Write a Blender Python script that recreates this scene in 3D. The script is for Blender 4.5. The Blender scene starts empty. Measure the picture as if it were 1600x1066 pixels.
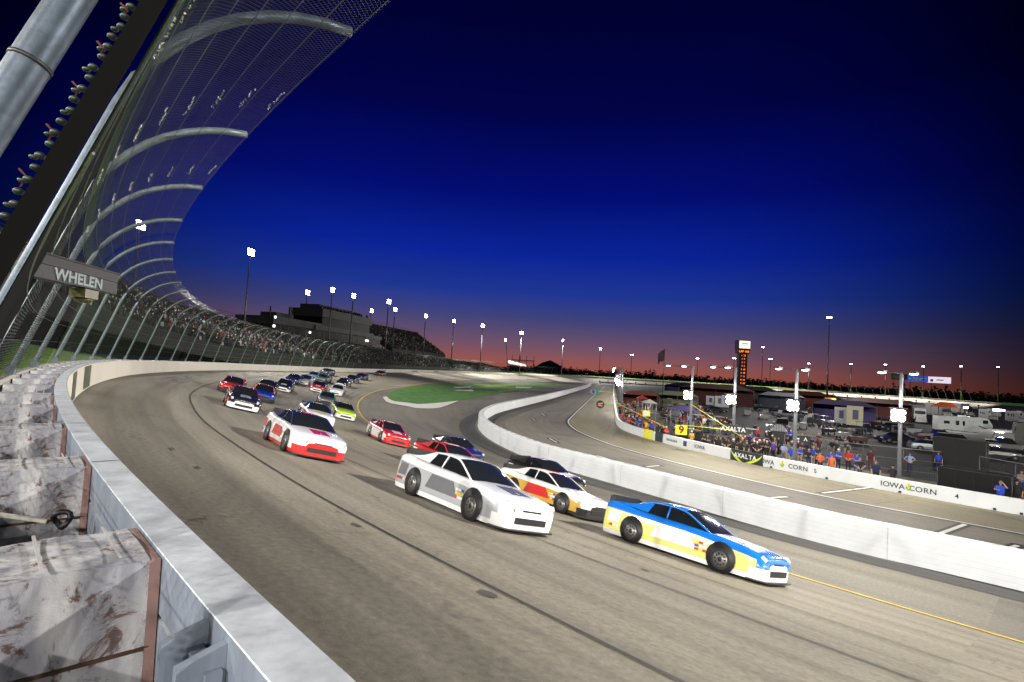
HAZE = 0
import bpy, bmesh, math, random
import numpy as np
from mathutils import Vector, Matrix
random.seed(7)
PI = math.pi; rad = math.radians
S = bpy.context.scene
COL = S.collection
V = Vector

# ------------------------------------------------------------------ camera
F = 840.0; H = 7.0
p = math.atan(43/F); r = rad(3.43)
fw = V((0, math.cos(p), math.sin(p))); u0 = V((0, -math.sin(p), math.cos(p))); r0 = V((1, 0, 0))
RT = r0*math.cos(r)+u0*math.sin(r); UP = u0*math.cos(r)-r0*math.sin(r)
cd = bpy.data.cameras.new('camera'); cam = bpy.data.objects.new('camera', cd); COL.objects.link(cam)
cd.sensor_width = 36; cd.lens = 36*F/1600; cd.clip_start = .05; cd.clip_end = 6000
M = Matrix((RT, UP, -fw)).transposed().to_4x4(); M.translation = V((0, 0, H)); cam.matrix_world = M
S.camera = cam

def at(px, py, z=0.0):
    "the place on a level z seen at a pixel of the photograph"
    d = fw*F+RT*(px-800)+UP*(533-py); t = (z-H)/d.z
    return V((d.x*t, d.y*t, z))
def at_depth(px, py, depth):
    d = fw*F+RT*(px-800)+UP*(533-py)
    return V((0, 0, H))+d*(depth/d.y)

# ------------------------------------------------------------------ track plan
R1 = 145.0
SEG = []; 
def _build_path():
    s = 0; th = rad(-45); x, y = -.2, 1.4
    for R, ang, L in ((R1, 45, 0), (750, 22, 0), (R1, 169, 0), (0, 0, 1), (R1, 124, 0)):
        if R: L = R*rad(ang)
        else:
            L = 2*750*math.sin(rad(11))-2*R1*math.sin(rad(11))
        SEG.append((s, L, R, th, x, y))
        if R:
            cx, cy = x+R*math.cos(th), y-R*math.sin(th); th2 = th+L/R
            x, y = cx-R*math.cos(th2), cy+R*math.sin(th2); th = th2
        else: x += L*math.sin(th); y += L*math.cos(th)
        s += L
    return s
TOT = _build_path()
def path(s):
    s = s % TOT
    for s0, L, R, th, x, y in reversed(SEG):
        if s >= s0: break
    d = s-s0
    if R:
        t2 = th+d/R; return x+R*math.cos(th)-R*math.cos(t2), y-R*math.sin(th)+R*math.sin(t2), t2
    return x+d*math.sin(th), y+d*math.cos(th), th
def lerp_tab(tab, s):
    if s <= tab[0][0]: return tab[0][1]
    for (a, va), (b, vb) in zip(tab, tab[1:]):
        if s <= b:
            t = (s-a)/(b-a); return va+(vb-va)*t
    return tab[-1][1]
def wrap(s):
    s = s % TOT
    return s if s < TOT-330 else s-TOT
ZTOP = [(0, 6.1), (30, 6.1), (45, 5.98), (62, 5.73), (82, 5.47), (105, 5.1), (128, 4.8), (155, 4.5), (250, 4.25), (420, 4.1), (700, 4.1), (TOT-331, 4.1)]
ZY = [(0, .8), (60, .8), (110, 1.5), (380, 1.5), (430, .8), (TOT-331, .8)]
W = 18.6; WALLH = 1.05
def ztop(s):
    s = wrap(s)
    if s < 0: return 6.1 if s > -250 else 6.1-2*(-250-s)/80
    return lerp_tab(ZTOP, s)
def zy(s): return lerp_tab(ZY, wrap(s))
def zs(s, u):
    zb = ztop(s)-WALLH
    if u < W: return zb+(zy(s)-zb)*max(u, 0)/W
    if u < W+8: return zy(s)*(1-(u-W)/8)
    return 0.0
def P(s, u, h=0.0, z=None):
    "u metres inside the outer wall, h above the surface (or absolute z)"
    x, y, t = path(s)
    return V((x+u*math.cos(t), y-u*math.sin(t), zs(s, u)+h if z is None else z))
_SS = np.arange(0, TOT, 1.0); _PP = np.array([path(s) for s in _SS])
def su(x, y):
    i = int(np.argmin((_PP[:, 0]-x)**2+(_PP[:, 1]-y)**2)); px, py, t = _PP[i]
    ds = (x-px)*math.sin(t)+(y-py)*math.cos(t); u = (x-px)*math.cos(t)-(y-py)*math.sin(t)
    R = R1 if not (SEG[1][0] <= _SS[i] < SEG[2][0]) else 750
    return _SS[i]+ds*R/max(R-u, 5), u
def ground(x, y):
    s, u = su(x, y); return zs(s, u)
def on(px, py, dz=0.0):
    "where the ray of a pixel meets the racing surface or infield"
    z = 0.0
    for _ in range(40):
        q = at(px, py, z); z2 = ground(q.x, q.y)
        if abs(z2-z) < .004: break
        z = z*.5+z2*.5
    q.z = z+dz; return q

# ------------------------------------------------------------------ materials
MATS = {}
def N(nt, t, **k):
    n = nt.nodes.new(t)
    for a, b in k.items():
        if a in n.inputs: n.inputs[a].default_value = b
        else: setattr(n, a, b)
    return n
def mat(name, col, rough=.6, metal=0., var=.15, scale=3., bump=0., emit=0., coat=0., spec=.5, stretch=None, fine=True):
    if name in MATS: return MATS[name]
    m = bpy.data.materials.new(name); m.use_nodes = True; nt = m.node_tree; b = nt.nodes['Principled BSDF']
    b.inputs['Roughness'].default_value = rough; b.inputs['Metallic'].default_value = metal
    b.inputs['Coat Weight'].default_value = coat; b.inputs['Specular IOR Level'].default_value = spec
    b.inputs['Coat Roughness'].default_value = .08
    c = (*col, 1)
    if emit:
        b.inputs['Base Color'].default_value = c; b.inputs['Emission Color'].default_value = c; b.inputs['Emission Strength'].default_value = emit
    else:
        tc = N(nt, 'ShaderNodeTexCoord'); mp = N(nt, 'ShaderNodeMapping')
        if stretch: mp.inputs['Scale'].default_value = stretch
        nt.links.new(tc.outputs['Object'], mp.inputs[0])
        no = N(nt, 'ShaderNodeTexNoise', Scale=scale, Detail=6., Roughness=.65); nt.links.new(mp.outputs[0], no.inputs['Vector'])
        cr = N(nt, 'ShaderNodeValToRGB'); cr.color_ramp.elements[0].position = .3; cr.color_ramp.elements[1].position = .7
        cr.color_ramp.elements[0].color = (*[x*(1-var) for x in col], 1); cr.color_ramp.elements[1].color = (*[min(1, x*(1+var)) for x in col], 1)
        nt.links.new(no.outputs['Fac'], cr.inputs[0]); nt.links.new(cr.outputs[0], b.inputs['Base Color'])
        if bump:
            bp = N(nt, 'ShaderNodeBump', Strength=bump, Distance=.02); nt.links.new(no.outputs['Fac'], bp.inputs['Height']); nt.links.new(bp.outputs[0], b.inputs['Normal'])
    MATS[name] = m; return m
def paving(name, c1, c2, seam=None, streak=.5, uvs=True):
    "paving laid along the track: UV is metres along and metres across"
    m = bpy.data.materials.new(name); m.use_nodes = True; nt = m.node_tree; L = nt.links.new; b = nt.nodes['Principled BSDF']
    b.inputs['Roughness'].default_value = .72; b.inputs['Specular IOR Level'].default_value = .35
    tc = N(nt, 'ShaderNodeTexCoord'); 
    def noise(scale, st, det=5.):
        mp = N(nt, 'ShaderNodeMapping'); mp.inputs['Scale'].default_value = st; L(tc.outputs['UV'], mp.inputs[0])
        n = N(nt, 'ShaderNodeTexNoise', Scale=scale, Detail=det, Roughness=.6); L(mp.outputs[0], n.inputs['Vector']); return n.outputs['Fac']
    def ramp(x, a, bb, ca=(0, 0, 0, 1), cb=(1, 1, 1, 1)):
        c = N(nt, 'ShaderNodeValToRGB'); c.color_ramp.elements[0].position = a; c.color_ramp.elements[1].position = bb
        c.color_ramp.elements[0].color = ca; c.color_ramp.elements[1].color = cb; L(x, c.inputs[0]); return c.outputs[0]
    def mix(f, a, bb, mode='MIX'):
        x = N(nt, 'ShaderNodeMix', data_type='RGBA', blend_type=mode)
        for sock, v in ((x.inputs[0], f), (x.inputs[6], a), (x.inputs[7], bb)):
            if isinstance(v, (int, float)): sock.default_value = v
            elif isinstance(v, tuple): sock.default_value = v
            else: L(v, sock)
        return x.outputs[2]
    base = ramp(noise(.12, (.35, 1, 1)), .35, .65, (*c1, 1), (*c2, 1))
    g = ramp(noise(9., (1, 1, 1), 3.), .3, .75, (.72, .72, .72, 1), (1.18, 1.18, 1.18, 1)); base = mix(1., base, g, 'MULTIPLY')
    spk = ramp(noise(38., (1, 1, 1), 1.), .62, .74); base = mix(.25, base, mix(spk, base, (c2[0]*2, c2[1]*2, c2[2]*2, 1)))
    st = ramp(noise(1.1, (.03, 1, 1), 4.), .42, .62, (1, 1, 1, 1), (.62, .62, .64, 1)); base = mix(streak, base, st, 'MULTIPLY')
    big = ramp(noise(.05, (.5, 1.2, 1), 2.), .4, .6, (.8, .8, .82, 1), (1.1, 1.08, 1.03, 1)); base = mix(.8, base, big, 'MULTIPLY')
    # cracks
    mp = N(nt, 'ShaderNodeMapping'); mp.inputs['Scale'].default_value = (.1, .22, 1); 
    nz = N(nt, 'ShaderNodeTexNoise', Scale=1.3, Detail=3.); L(tc.outputs['UV'], nz.inputs['Vector'])
    vm = N(nt, 'ShaderNodeVectorMath', operation='MULTIPLY_ADD'); L(nz.outputs['Color'], vm.inputs[0]); vm.inputs[1].default_value = (3, 1.5, 0); L(tc.outputs['UV'], vm.inputs[2])
    L(vm.outputs[0], mp.inputs[0])
    vo = N(nt, 'ShaderNodeTexVoronoi', feature='DISTANCE_TO_EDGE', Scale=1.); L(mp.outputs[0], vo.inputs['Vector'])
    ck = ramp(vo.outputs['Distance'], .0, .006, (.45, .43, .4, 1), (1, 1, 1, 1)); msk = ramp(noise(.22, (1, 1, 1), 2.), .5, .6)
    base = mix(msk, base, mix(1., base, ck, 'MULTIPLY'))
    if seam:
        sx = N(nt, 'ShaderNodeSeparateXYZ'); L(tc.outputs['UV'], sx.inputs[0])
        dv = N(nt, 'ShaderNodeMath', operation='MODULO'); L(sx.outputs[0], dv.inputs[0]); dv.inputs[1].default_value = seam
        ls = N(nt, 'ShaderNodeMath', operation='LESS_THAN'); L(dv.outputs[0], ls.inputs[0]); ls.inputs[1].default_value = .06
        base = mix(ls.outputs[0], base, mix(1., base, (.55, .53, .5, 1), 'MULTIPLY'))
    L(base, b.inputs['Base Color'])
    bp = N(nt, 'ShaderNodeBump', Strength=.25, Distance=.01); L(noise(30., (1, 1, 1), 2.), bp.inputs['Height']); L(bp.outputs[0], b.inputs['Normal'])
    MATS[name] = m; return m

track_m = paving('track_concrete_asphalt', (.232, .212, .17), (.31, .284, .228), None, .75)
apron_m = paving('apron_asphalt', (.175, .165, .142), (.225, .212, .182), None, .4)
pitroad_m = paving('pit_road_asphalt', (.185, .174, .15), (.24, .226, .195), None, .5)
pitconc_m = paving('pit_stall_concrete', (.22, .2, .14), (.28, .255, .18), 7.5, .4)
lot_m = paving('lot_asphalt', (.022, .021, .022), (.042, .039, .04), None, .3)
seal_m = paving('fresh_asphalt_strip', (.07, .068, .068), (.1, .097, .092), None, .5)
blackline = mat('black_seam_sealer', (.018, .017, .016), .6)
yellow_m = mat('yellow_line_paint', (.75, .5, .03), .6, scale=2., var=.25)
whiteline = mat('white_line_paint', (.7, .7, .68), .6, scale=2., var=.2)
grass_m = mat('mown_grass', (.045, .16, .012), .9, scale=.5, var=.45, bump=.5)
hill_m = mat('bank_grass', (.11, .22, .02), .9, scale=.8, var=.4, bump=.5)
field_m = mat('dark_field_grass', (.02, .03, .012), .95, scale=.05, var=.4)
limegrass = mat('painted_lime_grass', (.2, .32, .03), .9, scale=.6, var=.3)
whitewall = mat('white_painted_concrete', (.66, .69, .73), .55, scale=.8, var=.07)
creamwall = mat('cream_white_steel_wall', (.70, .66, .58), .5, scale=.5, var=.06)
steel_m = mat('galvanised_steel', (.42, .46, .5), .42, .75, var=.22, scale=5., bump=.1)
tube_m = mat('galvanised_pipe', (.12, .15, .17), .5, .55, var=.4, scale=9., bump=.1)
greenpost = mat('fence_post_steel', (.085, .12, .115), .5, .5, var=.2)
dark_m = mat('dark_steel', (.012, .012, .013), .55, .4)
black_m = mat('black_paint', (.012, .012, .014), .5)
rubber = mat('tyre_rubber', (.015, .015, .015), .85)
glass_m = mat('dark_glass', (.01, .012, .015), .08, 0, spec=.8)
wire_m = mat('fence_wire', (.22, .23, .25), .32, 1.)
cable_m = mat('wire_rope', (.2, .21, .22), .35, 1.)
concrete_m = mat('weathered_concrete', (.3, .29, .27), .8, scale=1.5, var=.2)
redrust = mat('rusty_red_clip', (.10, .016, .01), .7)
white_m = mat('white_paint', (.72, .73, .74), .35, var=.05, coat=.3)
pole_m = mat('pale_pole', (.2, .21, .24), .45, .3)
lamp_m = mat('lit_floodlamp', (1, .98, .93), emit=60)
lampcool_m = mat('lit_floodlamp_cool', (.88, .93, 1), emit=40)
lampwarm_m = mat('lit_pit_floodlamp', (1, .93, .8), emit=90)
crowd_ms = [mat('crowd_'+n, c, .9, var=.3) for n, c in (('black', (.012, .012, .014)), ('navy', (.015, .02, .045)), ('grey', (.07, .07, .075)), ('white', (.5, .5, .5)), ('red', (.22, .02, .02)), ('skin', (.16, .10, .07)), ('olive', (.04, .045, .02)))]

# ------------------------------------------------------------------ mesh helpers
class MB:
    def __init__(s): s.v = []; s.f = []; s.m = []; s.uv = {}; s.smooth = []
    def add(s, vs, fs, mi=0, smooth=False, uvs=None):
        o = len(s.v); s.v += [tuple(x) for x in vs]
        for f in fs:
            s.f.append(tuple(i+o for i in f)); s.m.append(mi); s.smooth.append(smooth)
        if uvs:
            for i, q in enumerate(uvs): s.uv[o+i] = q
        return s
    def box(s, c, size, rz=0, mi=0, rx=0, ry=0, taper=None, M=None):
        hx, hy, hz = [k/2 for k in size]; vs = []
        R = M or (Matrix.Rotation(rz, 3, 'Z') @ Matrix.Rotation(ry, 3, 'Y') @ Matrix.Rotation(rx, 3, 'X'))
        for z in (-1, 1):
            k = taper if (taper and z > 0) else 1
            kk = k if isinstance(k, tuple) else (k, k)
            for x, y in ((-1, -1), (1, -1), (1, 1), (-1, 1)): vs.append(V(c)+R @ V((x*hx*kk[0], y*hy*kk[1], z*hz)))
        return s.add(vs, [(3, 2, 1, 0), (4, 5, 6, 7), (0, 1, 5, 4), (1, 2, 6, 5), (2, 3, 7, 6), (3, 0, 4, 7)], mi)
    def tube(s, pts, rr, n=8, mi=0, caps=True, smooth=True):
        pts = [V(q) for q in pts]; vs = []; fs = []
        for i, q in enumerate(pts):
            d = (pts[min(i+1, len(pts)-1)]-pts[max(i-1, 0)]).normalized()
            a = V((0, 0, 1)) if abs(d.z) < .9 else V((1, 0, 0))
            x = d.cross(a).normalized(); y = d.cross(x)
            rad_ = rr[i] if isinstance(rr, (list, tuple)) else rr
            for k in range(n): vs.append(q+(x*math.cos(2*PI*k/n)+y*math.sin(2*PI*k/n))*rad_)
        for i in range(len(pts)-1):
            for k in range(n): fs.append((i*n+k, i*n+(k+1) % n, (i+1)*n+(k+1) % n, (i+1)*n+k))
        if caps: fs.append(tuple(range(n))[::-1]); fs.append(tuple((len(pts)-1)*n+k for k in range(n)))
        return s.add(vs, fs, mi, smooth and n > 4)
    def cyl(s, c, r_, h, n=12, mi=0, axis='Z', r2=None):
        d = {'Z': V((0, 0, 1)), 'X': V((1, 0, 0)), 'Y': V((0, 1, 0))}[axis]
        return s.tube([V(c)-d*h/2, V(c)+d*h/2], [r_, r2 if r2 is not None else r_], n, mi)
    def ball(s, c, rr, n=8, m=6, mi=0):
        rr = rr if isinstance(rr, tuple) else (rr,)*3; vs = []; fs = []
        for i in range(m+1):
            t = PI*i/m
            for k in range(n): a = 2*PI*k/n; vs.append((c[0]+rr[0]*math.sin(t)*math.cos(a), c[1]+rr[1]*math.sin(t)*math.sin(a), c[2]+rr[2]*math.cos(t)))
        for i in range(m):
            for k in range(n): fs.append((i*n+k, i*n+(k+1) % n, (i+1)*n+(k+1) % n, (i+1)*n+k)[::-1])
        return s.add(vs, fs, mi, True)
    def grid(s, rows, mi=0, uvrows=None, smooth=False, close=False):
        n = len(rows[0]); vs = [q for r_ in rows for q in r_]; fs = []
        m = len(rows)
        for i in range(m if close else m-1):
            j = (i+1) % m
            for k in range(n-1): fs.append((i*n+k, j*n+k, j*n+k+1, i*n+k+1))
        return s.add(vs, fs, mi, smooth, [q for r_ in uvrows for q in r_] if uvrows else None)
    def poly(s, pts, mi=0): return s.add(pts, [tuple(range(len(pts)))], mi)
    def prism(s, outline, d, mi=0):
        "outline: list of points; extruded by vector d"
        n = len(outline); vs = [V(q) for q in outline]+[V(q)+V(d) for q in outline]
        return s.add(vs, [tuple(range(n))[::-1], tuple(range(n, 2*n))]+[(i, (i+1) % n, n+(i+1) % n, n+i) for i in range(n)], mi)
    def mesh(s, name, mats):
        me = bpy.data.meshes.new(name); me.from_pydata(s.v, [], s.f)
        for m_ in (mats if isinstance(mats, (list, tuple)) else [mats]): me.materials.append(m_)
        me.polygons.foreach_set('material_index', s.m); me.polygons.foreach_set('use_smooth', s.smooth)
        if s.uv:
            uvl = me.uv_layers.new(name='UVMap'); vi = np.zeros(len(me.loops), dtype=np.int32); me.loops.foreach_get('vertex_index', vi)
            arr = np.zeros((len(s.v), 2), dtype=np.float32)
            for k, q in s.uv.items(): arr[k] = q
            uvl.data.foreach_set('uv', arr[vi].ravel())
        me.update(); return me
    def build(s, name, mats, parent=None, kind=None):
        me = s.mesh(name, mats); o = bpy.data.objects.new(name, me); COL.objects.link(o)
        if parent: o.parent = parent
        if kind: o['kind'] = kind
        return o
def tag(o, label=None, cat=None, group=None, kind=None):
    if label: o['label'] = label
    if cat: o['category'] = cat
    if group: o['group'] = group
    if kind: o['kind'] = kind
    return o
def thing(name, loc, label, cat, group=None, rz=0, rot=None):
    o = bpy.data.objects.new(name, None); COL.objects.link(o); o.location = loc; o.rotation_euler = rot or (0, 0, rz)
    o.empty_display_size = .2
    return tag(o, label, cat, group)
def copy_tree(o, loc, rz=0, label=None, mats=None):
    def rec(a, par):
        c = a.copy(); COL.objects.link(c)
        if par: c.parent = par
        for ch in a.children: rec(ch, c)
        return c
    c = rec(o, None); c.location = loc; c.rotation_euler = (0, 0, rz)
    if label: c['label'] = label
    return c
def pedge(p1, p2): return (V(p2)-V(p1))

# ------------------------------------------------------------------ the ground
def ring(u1, u2, n, step=2.0, dz=0.0, s1=0, s2=None):
    closed = s2 is None; s2 = TOT if closed else s2
    k = int(round((s2-s1)/step)); rows = []; uvs = []
    for i in range(k+1):
        s = s1+(s2-s1)*i/k; ss = s if s < TOT else s-1e-6
        rows.append([P(ss, u1+(u2-u1)*j/n, dz) for j in range(n+1)]); uvs.append([(s, u1+(u2-u1)*j/n) for j in range(n+1)])
    return rows, uvs
m = MB(); r_, u_ = ring(-.3, W, 6); m.grid(r_, 0, u_, True); m.build('race_track', track_m, kind='structure')
m = MB(); r_, u_ = ring(W, W+8, 2); m.grid(r_, 0, u_); m.build('apron', apron_m, kind='structure')
# infield sheet
m = MB(); pts = [P(s, W+8, z=0) for s in np.arange(0, TOT, 6)]
c0 = V((55, 210, 0)); m.add([c0]+pts, [(0, i+1, (i+1) % len(pts)+1) for i in range(len(pts))], 0, False, [(q.x, q.y) for q in [c0]+pts])
m.build('infield_pavement', lot_m, kind='structure')

def ribbon(A, B, K, dz, mtl, name, parent=None, mi=0, mb=None, sub=1.0):
    "a draped sheet between two plan lines"
    def res(L, n):
        L = [V((q[0], q[1], 0)) for q in L]; d = [0]
        for a, b in zip(L, L[1:]): d.append(d[-1]+(b-a).length)
        out = []
        for i in range(n+1):
            t = d[-1]*i/n; j = 0
            while j < len(d)-2 and d[j+1] < t: j += 1
            f = (t-d[j])/max(d[j+1]-d[j], 1e-6); out.append(L[j].lerp(L[j+1], f))
        return out, d[-1]
    la = res(A, 1)[1]; n = max(1, int(la/sub)); a, _ = res(A, n); b, _ = res(B, n); own = mb is None; mb = mb or MB()
    rows = []; uvs = []
    for i in range(n+1):
        row = []; uv = []
        for k in range(K+1):
            q = a[i].lerp(b[i], k/K); row.append((q.x, q.y, ground(q.x, q.y)+dz)); uv.append((la*i/n, (a[i]-b[i]).length*k/K))
        rows.append(row); uvs.append(uv)
    mb.grid(rows, mi, uvs)
    return mb.build(name, mtl, parent, 'structure') if own else mb
def spline(pts, n=8):
    "Catmull-Rom through plan points"
    P_ = [V((q[0], q[1], 0)) for q in pts]; out = []
    for i in range(len(P_)-1):
        a = P_[max(i-1, 0)]; b = P_[i]; c = P_[i+1]; d = P_[min(i+2, len(P_)-1)]
        for k in range(n):
            t = k/n; out.append(.5*((2*b)+(c-a)*t+(2*a-5*b+4*c-d)*t*t+(-a+3*b-3*c+d)*t**3))
    out.append(P_[-1]); return out
def offset(L, d):
    out = []
    for i, q in enumerate(L):
        t = (L[min(i+1, len(L)-1)]-L[max(i-1, 0)]).normalized(); out.append(q+V((t.y, -t.x, 0))*d)
    return out
def arclen(L):
    d = [0]
    for a, b in zip(L, L[1:]): d.append(d[-1]+(b-a).length)
    return d
def along(L, t):
    d = arclen(L); j = 0
    while j < len(d)-2 and d[j+1] < t: j += 1
    f = (t-d[j])/max(d[j+1]-d[j], 1e-6); tg = (L[j+1]-L[j]).normalized(); return L[j].lerp(L[j+1], f), math.atan2(tg.y, tg.x)
def nearest_t(L, q):
    d = arclen(L); best = (1e9, 0)
    for j in range(len(L)-1):
        e = L[j+1]-L[j]; f = max(0, min(1, (V((q[0], q[1], 0))-L[j]).dot(e)/e.length_squared)); dd = (L[j]+e*f-V((q[0], q[1], 0))).length
        if dd < best[0]: best = (dd, d[j]+e.length*f)
    return best[1]

# plan lines of the pit side, near end first, all running away from the camera
IW = spline([(26.5, 12.5), (19.4, 19.8), (14.9, 24.0), (12.0, 27.6), (9.6, 31.2), (6.3, 36.0), (2.3, 42.0), (-1.0, 50.5), (-2.9, 59), (-3.6, 68), (-3.0, 78), (-.9, 90), (8.2, 128), (22, 190), (36, 255), (47, 315)], 6)
PL = spline([(38, 17), (27.3, 28.2), (20.9, 34.7), (16.9, 40.5), (13.4, 47), (10.6, 54), (8.9, 62), (8.3, 69), (8.7, 77), (10.5, 87), (18.5, 128), (29.8, 185), (43, 250), (56, 320)], 6)
PW = spline([(43, 21), (36.5, 27.2), (31.5, 32.6), (28.0, 36.8), (24.7, 41.2), (21.2, 47), (18.8, 52.6), (16.9, 58), (15.4, 64), (14.9, 71.5), (16.4, 82), (21.6, 110), (34, 176), (47.5, 246), (60, 314)], 6)
ribbon([P(float(s_), W+7.95, z=0) for s_ in np.arange(18, 330, 4)], offset(IW, .2)[12:], 4, .008, apron_m, 'inner_apron')
ribbon(IW, PL, 6, .012, pitroad_m, 'pit_road'); ribbon(PL, PW, 4, .016, pitconc_m, 'pit_stalls')
ribbon(PW, offset(PW, 9), 2, .012, mat('pit_box_concrete', (.2, .185, .15), .8, scale=.7, var=.2), 'pit_walkway')
m = MB(); ribbon(offset(PL, -.1), offset(PL, .1), 1, .022, None, '', mb=m); m.build('pit_lane_line', whiteline, kind='structure')
m = MB(); ribbon(offset(PL, -.42), offset(PL, -.1), 1, .019, None, '', mb=m); ribbon(offset(PL, .1), offset(PL, .25), 1, .019, None, '', mb=m); m.build('pit_lane_line_border', blackline, kind='structure')
def seg(mb, a, b, w, dz=.022):
    a = V((a[0], a[1], 0)); b = V((b[0], b[1], 0)); n = (b-a).normalized(); n = V((n.y, -n.x, 0))*w/2
    ribbon([a-n, b-n], [a+n, b+n], 1, dz, None, '', mb=mb)
m = MB(); mk = MB()
for q in ((1285, 771, 1362, 762), (1462, 837, 1508, 820), (1570, 860, 1590, 853), (1205, 778, 1230, 777), (1010, 730, 1030, 728), (932, 712, 965, 722), (922, 622, 928, 626), (858, 685, 870, 692), (832, 654, 836, 658), (846, 646, 851, 650)):
    a = at(q[0], q[1]); b = at(q[2], q[3]); seg(m, a, b, .22 if q[0] > 1000 else .16, .024); d_ = (b-a).normalized()*.35; seg(mk, a-d_, b+d_, .6, .020)
m.build('pit_road_marks', whiteline, kind='structure'); mk.build('pit_road_mark_borders', blackline, kind='structure')
# dark sealed strip at the foot of the inner wall and old/new paving seams
ribbon(offset(IW, -2.2), offset(IW, -.3), 2, .014, seal_m, 'sealed_strip')
ribbon(offset(IW, .5), offset(IW, 2.0), 2, .018, seal_m, 'pit_side_strip')
def track_line(u, w, s1, s2, mtl, name, dz=.02, wob=0):
    mb = MB(); rows = []; uv = []
    for i in range(int((s2-s1)/1)+1):
        s = s1+i; du = wob*math.sin(s*.13)+wob*.6*math.sin(s*.41+1)
        rows.append([P(s, u+du-w/2, dz), P(s, u+du+w/2, dz)]); uv.append([(s, 0), (s, w)])
    mb.grid(rows, 0, uv); return mb.build(name, mtl, kind='structure')
track_line(W, .16, -60, 420, yellow_m, 'yellow_line', .02)
# grass island in the front bend, with its white kerb
top = [on(*q) for q in ((602, 621), (612, 613), (630, 607), (655, 602.5), (690, 600), (740, 598.5), (790, 598), (840, 598.3), (884, 600.8))]
bot = [on(*q) for q in ((604, 623), (614, 627), (636, 629.8), (665, 631.5), (700, 628.5), (745, 621.5), (790, 614), (840, 607), (884, 601.2))]
tp, bt = spline(top, 4), spline(bot, 4)
ribbon(tp, bt, 8, .05, grass_m, 'infield_grass', sub=1.5)
kb = [on(*q) for q in ((598, 621), (607, 630), (634, 635), (668, 639), (690, 637), (716, 627))]
ki = [on(*q) for q in ((604, 620), (614, 627), (636, 629.8), (665, 631.5), (690, 629.4), (716, 626.5))]
ribbon(spline(ki, 4), spline(kb, 4), 2, .06, whiteline, 'painted_kerb')
for nm, mt_, q in (('painted_lime_patch', limegrass, ((738, 600.5), (800, 600), (838, 602), (760, 606))), ('painted_white_patch', whiteline, ((708, 605), (735, 604.3), (740, 607.5), (712, 606.6))), ('painted_white_patch', whiteline, ((708, 609), (738, 609.5), (740, 612), (712, 610.6))), ('painted_white_patch', whiteline, ((806, 604.6), (832, 605), (828, 607), (806, 606))), ('painted_lime_patch', limegrass, ((780, 610.8), (805, 609.5), (797, 612), (780, 612.6)))):
    a = [on(*x) for x in q]; ribbon([a[0], a[1]], [a[3], a[2]], 3, .085, mt_, nm)

# ground outside the wall: bank of grass, then open country
def outz(s, u):
    s = wrap(s); zt = ztop(s)
    hill = max(0, min(1, (82-s)/40)) if s > -200 else 0
    d = -u
    if d < 1.4: return zt-.25
    base = zt-.4 - .0*d
    k = max(0, min(1, (d-3)/12)); k = k*k*(3-2*k)
    far = max(0, min(1, (d-60)/120))
    zz = base+hill*3.4*k
    if s > 395 and s < 700: zz = base+1.0*max(0, min(1, (d-4)/10))
    return zz*(1-far)+(1.0)*far
m = MB(); rows = []; uvs = []
UL = [-1.3, -2.2, -4, -6, -9, -12, -15, -18, -25, -35, -60, -90, -130, -200]
for i in range(int(TOT/5)+1):
    s = TOT*i/int(TOT/5); s = min(s, TOT-1e-6)
    rows.append([P(s, u, z=outz(s, u)) for u in UL]); uvs.append([(s, u) for u in UL])
m.grid(rows, 0, uvs, True); m.build('grass_bank', hill_m, kind='structure')
m = MB(); rows = []
for i in range(49):
    s = min(TOT*i/48, TOT-1e-6); a = P(s, -195, z=.9); d_ = (a-V((60, 200, .9))).normalized(); rows.append([a, a+d_*400+V((0, 0, -.1)), a+d_*1500, a+d_*4500])
m.grid(rows); m.build('open_fields', field_m, kind='structure')

# ------------------------------------------------------------------ outer wall (steel tubes, foam blocks, concrete)
def sweep(sec, s1, s2, step, mb=None, mi=0, zf=None, close=True):
    "sec: (u, h above wall top) outline swept along the wall"
    mb = mb or MB(); n = max(1, int(math.ceil((s2-s1)/step))); rows = []; uv = []
    for i in range(n+1):
        s = s1+(s2-s1)*i/n; zt = ztop(s); L = [P(s, u, z=zt+h) for u, h in sec]
        if close: L.append(L[0])
        rows.append(L); uv.append([(s, j*.3) for j in range(len(L))])
    mb.grid(rows, mi, uv); return mb
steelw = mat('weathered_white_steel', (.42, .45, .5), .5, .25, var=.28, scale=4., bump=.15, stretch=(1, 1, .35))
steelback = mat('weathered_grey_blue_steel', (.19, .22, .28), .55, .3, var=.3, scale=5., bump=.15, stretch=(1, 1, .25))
def near_far(sec, mb, mi):
    sweep(sec, -8, 45, .5, mb, mi); sweep(sec, 45, 120, 1.5, mb, mi); sweep(sec, 120, TOT-120, 4, mb, mi)
barrier = thing('safer_barrier', P(0, 0), 'continuous white painted steel tube barrier curving round the outside of the track', 'barrier')
def rel(o, par):
    "parent while keeping world coordinates of an unrotated empty"
    o.parent = par; o.location = -V(par.location); return o
for i in range(4):
    mb = MB(); h1 = -i*.272; h0 = h1-.245
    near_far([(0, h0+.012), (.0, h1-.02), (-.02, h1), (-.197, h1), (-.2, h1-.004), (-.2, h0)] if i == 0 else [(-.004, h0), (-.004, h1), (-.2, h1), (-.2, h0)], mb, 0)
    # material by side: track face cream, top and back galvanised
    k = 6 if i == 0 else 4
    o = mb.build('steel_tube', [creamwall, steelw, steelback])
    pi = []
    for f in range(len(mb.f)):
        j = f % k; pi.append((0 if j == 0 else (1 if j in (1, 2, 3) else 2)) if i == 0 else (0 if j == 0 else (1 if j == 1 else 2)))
    o.data.polygons.foreach_set('material_index', pi); rel(o, barrier)
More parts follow.
